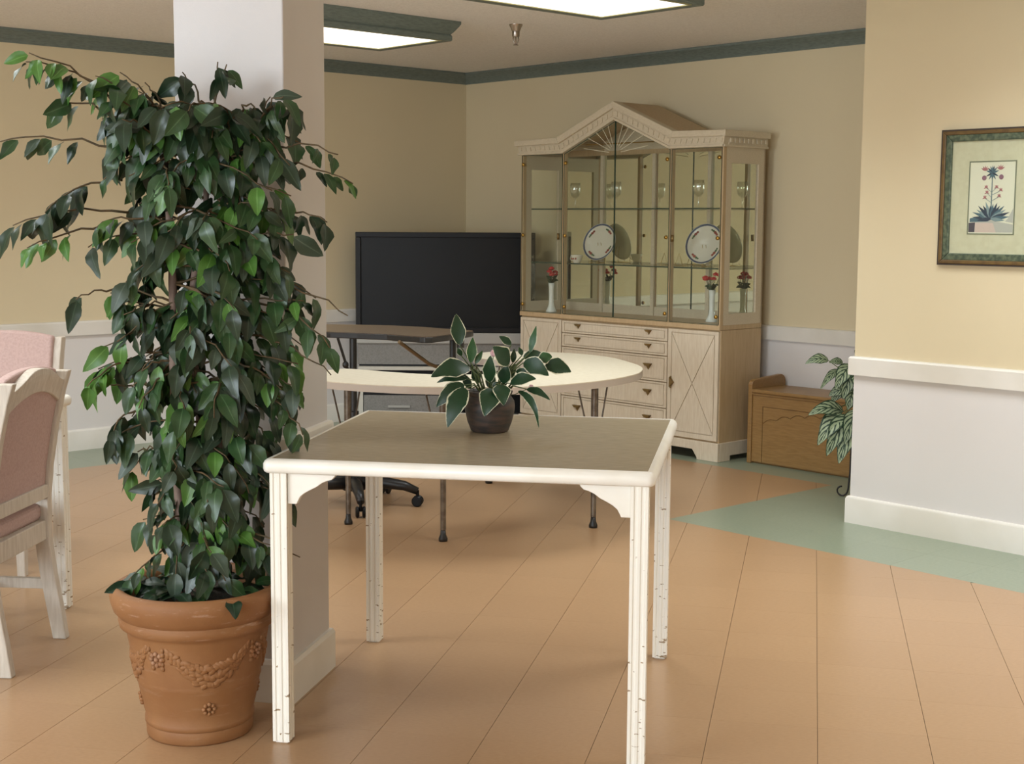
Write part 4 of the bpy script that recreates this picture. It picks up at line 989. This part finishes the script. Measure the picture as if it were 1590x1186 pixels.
flat([(.487, .2), (.513, .2), (.508, .80), (.492, .80)], 'teal')
for i, a in enumerate((175, 162, 150, 138, 124, 110, 95, 82, 68, 54, 42, 30, 18, 6, -6, 186)): blade(.5, .215, a, (.40, .42, .36, .38, .32, .36, .26, .3, .34, .32, .38, .36, .42, .40, .30, .30)[i], .040, ('navy', 'teal', 'pale')[i % 3] if i % 4 else 'navy')
for a in (20, 50, 75, 90, 110, 135, 160, 205, 240, 270, 300, 335): blade(.5, .835, a, .15, .020, 'navy' if a % 2 else 'teal')
for u, v in ((.34, .90), (.67, .91)):
    for a in (60, 90, 120, 30, 150): blade(u, v - .03, a, .10, .016, 'pink')
for u, v in ((.33, .77), (.69, .78)): flat([(u + .05 * cos(k * pi / 5), v + .035 * sin(k * pi / 5)) for k in range(10)], 'mauve')
for u, v in ((.38, .64), (.60, .64), (.69, .60), (.40, .57), (.66, .52), (.36, .50)):
    for a in (50, 90, 130, 200, 340): blade(u, v, a, .055, .012, 'pink')
    flat([(u, v), (.5, v - .06), (.5, v - .068), (u, v - .008)], 'pale')
MB().box(.05, FW - .05, -.0136, -.0130, .05, FH - .05).build('picture_glass', M_GLASS, fp_)

# ------------------------------------------------------------------ rear-projection television and its cart
M_BLK = mat('black_plastic', (15, 14, 15), .45, spec=.25); M_SCREEN = mat('dark_screen', (9, 9, 9), .42, (13, 12, 12), 3, spec=.22)
M_SILV = mat('silver_plastic', (170, 168, 162), .45); M_TVG = mat('grey_speaker_cloth', (140, 138, 134), .8, (128, 126, 122), 120)
TY_ = 9.56
tv = thing('television', (0, TY_, .40), 0, 'big black-screened rear-projection television in the corner of the room', 'television')
xl = at_y(552, 430, TY_).x; xr = xl + 1.215
zt1 = at_y(650, 360.5, TY_).z - .40; zs0 = at_y(770, 517, TY_).z - .40
b = MB(); b.prism_xy([(xl + .01, .07), (xr - .01, .07), (xr - .25, .42), (xl + .45, .42)], .0, zt1 - .03); b.build('cabinet', M_BLK, tv, bevel=.004)
b = MB(); w = .035
b.box(xl, xr, 0, .07, zt1 - w, zt1); b.box(xl, xr, 0, .07, zs0, zs0 + w); b.box(xl, xl + w, 0, .07, zs0 + w, zt1 - w); b.box(xr - w, xr, 0, .07, zs0 + w, zt1 - w)
b.build('bezel', M_BLK, tv, bevel=.003)
MB().box(xl + w - .002, xr - w + .002, .018, .069, zs0 + w - .002, zt1 - w + .002).build('screen', M_SCREEN, tv)
MB().box(xl + .004, xr - .004, -.012, .07, zs0 - .075, zs0 - .001).build('control_strip', M_SILV, tv, bevel=.006)
MB().box(xl + .25, xl + .42, -.0135, -.011, zs0 - .06, zs0 - .03).build('control_flap', M_TVG, tv)
MB().box(xl + .975, xl + 1.005, -.0135, -.011, zs0 - .03, zs0 - .02).build('badge', M_BLK, tv)
MB().box(xl + .012, xr - .012, .004, .07, .012, zs0 - .076).build('speaker_grille', M_TVG, tv)
MB().box(xl + .02, xr - .02, .01, .069, 0, .013).build('foot', M_BLK, tv)
cart = thing('television_cart', (0, TY_, 0), 0, 'low white cart holding the television, with dark open shelf', 'cart')
M_CART = mat('white_melamine', (206, 202, 190), .5)
ca, cbx = xl + .02, xr - .05
MB().box(ca, cbx, -.05, .42, .376, .3995).build('top_board', M_CART, cart, bevel=.003)
MB().box(ca, ca + .03, -.03, .28, .05, .376).build('side_board', M_CART, cart); MB().box(cbx - .03, cbx, -.03, .40, .05, .376).build('side_board', M_CART, cart)
MB().box(ca + .03, cbx - .03, .24, .26, .05, .376).build('back_board', M_BLK, cart); MB().box(ca + .03, cbx - .03, -.02, .24, .205, .222).build('shelf', M_BLK, cart)
d = MB().box(ca + .034, cbx - .5, -.03, .0, .06, .203).build('drawer', M_TVG, cart, bevel=.003)
MB().box(ca + .2, ca + .35, -.042, -.03, .12, .135).build('handle', M_SILV, d)
MB().box(ca, cbx, -.03, .26, .035, .05).build('bottom_board', M_CART, cart)
for x in (ca + .06, cbx - .06):
    for y in (.0, .2): MB().lathe([(0, 0), (.02, 0), (.024, .012), (.018, .035), (0, .035)], 12, (x, y, 0)).build('caster', M_BLK, cart, smooth=True)
vc = thing('video_player', (xl + .17, TY_ + .06, .2225), 0, 'silver video player on the shelf of the white cart', 'video player')
MB().box(-.11, .20, -.08, .16, .008, .075).build('case', M_BLK, vc, bevel=.004); MB().box(-.09, .03, -.086, -.079, .022, .060).build('silver_face', M_SILV, vc, bevel=.002)
for x in (-.09, .18): MB().box(x - .012, x + .012, -.06, .1, 0, .009).build('foot', M_BLK, vc)

# ------------------------------------------------------------------ brown-topped pedestal table with star base
M_BTOP = mat('dark_brown_laminate', (74, 58, 42), .3, (88, 70, 52), 26, (.4, .65), stretch=(1, 4, 1)); M_EDGE = mat('black_edge_band', (28, 26, 25), .4)
pc = Vector((-.77, 6.80, 0))
pd = thing('pedestal_table', pc, 0, 'dark brown pedestal table on a black post with star base, in front of the television', 'table')
zt2 = .85
out = [(-.96, 7.27), (-.98, 6.95), (-.93, 6.80), (-.876, 6.772), (-.74, 6.72), (-.593, 6.656), (-.47, 6.56), (-.43, 6.525), (-.404, 6.512), (-.37, 6.525), (-.30, 6.65), (-.20, 6.87), (-.19, 6.905), (-.21, 6.93), (-.33, 7.02), (-.469, 7.142), (-.62, 7.22), (-.8, 7.26)]
out = [(x - pc.x, y - pc.y) for x, y in out][::-1]
def inset(poly, d):
    c = (sum(p[0] for p in poly) / len(poly), sum(p[1] for p in poly) / len(poly)); r_ = []
    for x, y in poly: l = math.hypot(x - c[0], y - c[1]); r_.append((x - (x - c[0]) / l * d, y - (y - c[1]) / l * d))
    return r_
if sum(out[i][0] * out[(i + 1) % len(out)][1] - out[(i + 1) % len(out)][0] * out[i][1] for i in range(len(out))) < 0: out = out[::-1]
MB().prism_xy(inset(out, .004), zt2 - .004, zt2).build('table_top', M_BTOP, pd)
MB().prism_xy(out, zt2 - .030, zt2 - .003).build('edge_band', M_EDGE, pd, bevel=.004)
MB().lathe([(0, .09), (.026, .09), (.026, .46), (.018, .465), (.018, zt2 - .03), (0, zt2 - .03)], 18).build('post', M_EDGE, pd, auto=40)
px2 = (.42, -.02)
MB().lathe([(0, .30), (.016, .30), (.016, zt2 - .03), (0, zt2 - .03)], 14, (px2[0] + .06, px2[1] + .08, 0)).build('outrigger_post', M_EDGE, pd, auto=40)
MB().tube([(0, 0, .34), (px2[0] + .06, px2[1] + .08, .32)], .014, 8).build('cross_bar', M_EDGE, pd)
MB().lathe([(0, -.02), (.018, -.02), (.018, .02), (0, .02)], 12, (px2[0] + .10, px2[1] + .02, zt2 - .055)).build('height_knob', M_EDGE, pd)
M_STRUT = mat('bronze_strut', (112, 92, 66), .4, metal=.3)
MB().tube([(-.07, -.03, zt2 - .03), (-.03, -.01, zt2 - .17), (0, 0, zt2 - .24)], .007, 6).build('brace', M_EDGE, pd)
MB().ball((-.035, -.02, zt2 - .16), .016, .012, .018).build('brace_knob', M_EDGE, pd, smooth=True)
MB().tube([(.24, -.22, zt2 - .03), (.37, -.05, zt2 - .15), (.47, .05, zt2 - .20)], .009, 6).build('brace', M_STRUT, pd)
MB().lathe([(0, .075), (.055, .075), (.06, .085), (.055, .125), (.04, .14), (0, .145)], 20).build('hub', M_EDGE, pd, auto=40)
for k in range(5):
    a = R(-78 + 72 * k); d = Vector((cos(a), sin(a), 0))
    arm = MB().tube([d * .02 + Vector((0, 0, .11)), d * .14 + Vector((0, 0, .115)), d * .25 + Vector((0, 0, .10)), d * .315 + Vector((0, 0, .075))], [.032, .030, .024, .018], 10).build('star_arm', M_EDGE, pd, smooth=True)
    cs_ = MB(); e = d * .315; pr = Vector((-d.y, d.x, 0))
    for s in (-1, 1):
        c = e + pr * (.016 * s) + Vector((0, 0, .027)); q = MB().lathe([(0, -.008), (.022, -.008), (.027, -.003), (.027, .003), (.022, .008), (0, .008)], 16)
        q.xform(Matrix.Translation(c) @ Matrix.Rotation(math.atan2(pr.y, pr.x), 4, 'Z') @ Matrix.Rotation(R(90), 4, 'Y')); cs_.add(q.v, q.f)
    cs_.tube([e + Vector((0, 0, .03)), e + Vector((0, 0, .08))], .008, 8); cs_.build('caster', M_BLK, arm, auto=40)

# ------------------------------------------------------------------ horseshoe activity table
M_HTOP = mat('cream_laminate', (222, 211, 188), .28, (214, 202, 178), 40, (.4, .65)); M_HEDGE = mat('pinkish_edge_band', (186, 172, 158), .45)
M_STEEL = mat('worn_steel', (124, 114, 102), .38, (96, 86, 76), 30, metal=.7)
hs = thing('activity_table', (0, 6.6, 0), 0, 'cream horseshoe-shaped activity table on steel legs, in front of the cabinet', 'table')
H = .70
oc = [(-.93, 6.22), (-.90, 6.10), (-.80, 5.995), (-.66, 5.905), (-.52, 5.845), (-.382, 5.812), (-.15, 5.800), (.083, 5.835), (.26, 5.955), (.39, 6.08), (.485, 6.205), (.575, 6.385), (.613, 6.584), (.608, 6.74), (.575, 6.895), (.52, 7.09), (.44, 7.23), (.319, 7.345), (.19, 7.41), (.043, 7.435), (-.09, 7.41), (-.165, 7.34), (-.20, 7.20), (-.175, 7.06), (-.12, 7.01),
      (-.04, 6.99), (.07, 6.93), (.14, 6.82), (.165, 6.68), (.13, 6.53), (.04, 6.40), (-.10, 6.31), (-.25, 6.275), (-.367, 6.285), (-.54, 6.365), (-.66, 6.445), (-.756, 6.50), (-.82, 6.47), (-.89, 6.36)]
def cat_loop(p, n):
    o = []; L = len(p)
    for i in range(L):
        p0, p1, p2, p3 = [Vector(p[(i + k) % L]) for k in (-1, 0, 1, 2)]
        for s in range(n): t_ = s / n; q = 0.5 * ((2 * p1) + (p2 - p0) * t_ + (2 * p0 - 5 * p1 + 4 * p2 - p3) * t_ ** 2 + (3 * p1 - p0 - 3 * p2 + p3) * t_ ** 3); o.append((q.x, q.y - 6.6))
    return o
oc = cat_loop(oc, 3)
top = MB().prism_xy(oc, H - .004, H).build('table_top', M_HTOP, hs)
MB().prism_xy(oc, H - .033, H - .0035).build('edge_band', M_HEDGE, hs)
for o_ in (top,): pass
for (px, py), tilt in (((688, 845), 0), ((921, 824), 0), ((543, 806), 0), ((759, 755), 0)):
    p = at_z(px, py - 5); x, y = p.x, p.y - 6.6
    if px == 543: y -= .18; x += .015
    leg = MB().tube([(x, y, .05), (x, y, .34)], .0125, 12).tube([(x, y, .33), (x, y, H - .034)], .0165, 12).build('leg', M_STEEL, hs, auto=50)
    MB().lathe([(0, 0), (.019, 0), (.020, .012), (.013, .03), (.011, .052), (0, .052)], 14, (x, y, 0)).build('foot_glide', M_EDGE, leg, smooth=True)
    g = MB(); g.box(x - .09, x + .06, y - .03, y + .03, H - .044, H - .032); g.build('leg_plate', M_STEEL, leg)
    for s in (-1, 1): MB().tube([(x + s * .07 - .01, y + .03, H - .04), (x + s * .012, y + .005, .36)], .0045, 6).build('brace', M_STEEL, leg)

# ------------------------------------------------------------------ dining chairs with pink upholstery
M_CHAIRW = mat('whitewashed_chair_wood', (204, 194, 180), .55, (186, 174, 158), 14, (.35, .7), stretch=(6, 6, .8), bump=.1, bscale=120, detail=6)
M_PINKF = mat('dusty_pink_upholstery', (186, 158, 150), .85, (177, 149, 141), 120, bump=.25, bscale=420)
def dining_chair(loc, rz, label):
    t = thing('dining_chair', loc, rz, label, 'chair', 'pink upholstered dining chairs')
    hw = .205
    # rear post outline in the y-z plane (y forward)
    rearc = [(-.050, 0), (-.034, .10), (-.014, .22), (.0, .34), (.0, .46), (-.012, .58), (-.036, .72), (-.062, .83), (-.082, .895)]
    def post_poly(w):
        f = [(y + w / 2 * (1 + .10 * (i > 0)), z) for i, (y, z) in enumerate(rearc)]; b = [(y - w / 2 * (1 + .10 * (i > 0)), z) for i, (y, z) in enumerate(rearc)]
        return f + b[::-1]
    for s in (-1, 1):
        lg = MB().prism_yz(post_poly(.046), s * hw - .016, s * hw + .016).build('rear_leg', M_CHAIRW, t, bevel=.004)
        MB().lathe([(0, -.001), (.012, -.001), (.012, .004), (0, .004)], 10, (s * hw, -.050, 0)).build('glide', M_CHROME, lg)
    for s in (-1, 1):
        b = MB(); x = s * (hw + .015)
        b.add([(x - .016, .40 - .016, 0), (x + .016, .40 - .016, 0), (x + .016, .40 + .016, 0), (x - .016, .40 + .016, 0), (x - .022, .40 - .022, .40), (x + .022, .40 - .022, .40), (x + .022, .40 + .022, .40), (x - .022, .40 + .022, .40)],
              [(0, 3, 2, 1), (4, 5, 6, 7), (0, 1, 5, 4), (1, 2, 6, 5), (2, 3, 7, 6), (3, 0, 4, 7)])
        b.build('front_leg', M_CHAIRW, t, bevel=.003)
        MB().box(x - .011 - .006 * s, x + .011 - .006 * s, .0, .39, .165, .20).build('side_stretcher', M_CHAIRW, t, bevel=.002)
        MB().box(x - .014 - .004 * s, x + .014 - .004 * s, .0, .40, .335, .40).build('side_rail', M_CHAIRW, t, bevel=.002)
    MB().box(-hw, hw, .18, .20, .17, .195).build('cross_stretcher', M_CHAIRW, t, bevel=.002)
    MB().box(-hw, hw, -.016, .010, .335, .40).build('rear_rail', M_CHAIRW, t, bevel=.003)
    MB().box(-hw, hw, .392, .418, .335, .40).build('front_rail', M_CHAIRW, t, bevel=.003)
    MB().box(-hw - .015, hw + .015, .0, .435, .398, .455).build('seat_cushion', M_PINKF, t, bevel=.02, seg=4)
    def yb(z):
        for (a, b), (c, d) in zip(rearc, rearc[1:]):
            if b <= z <= d: return a + (c - a) * (z - b) / (d - b)
        return rearc[-1][0]
    b = MB(); y = yb(.50); b.box(-hw, hw, y - .022, y + .014, .475, .520); b.build('lower_back_rail', M_CHAIRW, t, bevel=.003)
    xs_ = [-hw + .014 + (2 * hw - .028) * i / 14 for i in range(15)]
    def arch(x): u = abs(x) / (hw - .014); return (1 - u * u)
    def crest_top(x): u = abs(x) / hw; return .865 + .055 * (.5 + .5 * cos(pi * min(1, u ** 1.2)))
    def strip(z0f, z1f, off0, off1):
        b = MB(); n = len(xs_); vs = []; R_ = 5
        for x in xs_:
            for j in range(R_):
                z = z0f(x) + (z1f(x) - z0f(x)) * j / (R_ - 1); y = yb(min(z, .894))
                vs += [(x, y + off0, z), (x, y + off1, z)]
        k = R_ * 2; fs = []
        for i in range(n - 1):
            for j in range(R_ - 1):
                a = i * k + j * 2; fs += [(a, a + 2, a + k + 2, a + k), (a + 1, a + k + 1, a + k + 3, a + 3)]
            fs += [(i * k, i * k + k, i * k + k + 1, i * k + 1), (i * k + k - 2, i * k + k - 1, i * k + 2 * k - 1, i * k + 2 * k - 2)]
        for i in (0, n - 1):
            for j in range(R_ - 1): a = i * k + j * 2; fs.append((a, a + 1, a + 3, a + 2))
        return b.add(vs, fs)
    strip(lambda x: .80 + .05 * arch(x) - .005, crest_top, -.020, .020).build('crest_rail', M_CHAIRW, t, bevel=.003)
    strip(lambda x: .515, lambda x: .803 + .05 * arch(x), -.012, .012).build('back_panel', M_PINKF, t)
    strip(lambda x: .53, lambda x: .90 + .022 * arch(x), .010, .048).build('back_cushion', M_PINKF, t, bevel=.010, seg=3)
    return t
far = Vector((-1.491, 4.556, 0)); TH = R(85)
lx = Vector((cos(TH), sin(TH), 0)); ly = Vector((-sin(TH), cos(TH), 0))
dining_chair(far - lx * .205 + ly * .050, TH, 'whitewashed dining chair seen from behind, its pink back towards the potted ficus')
TH2 = R(176); 
dining_chair(Vector((-2.09, 5.78, 0)), TH2, 'pink padded dining chair behind the white table, facing the other chair')
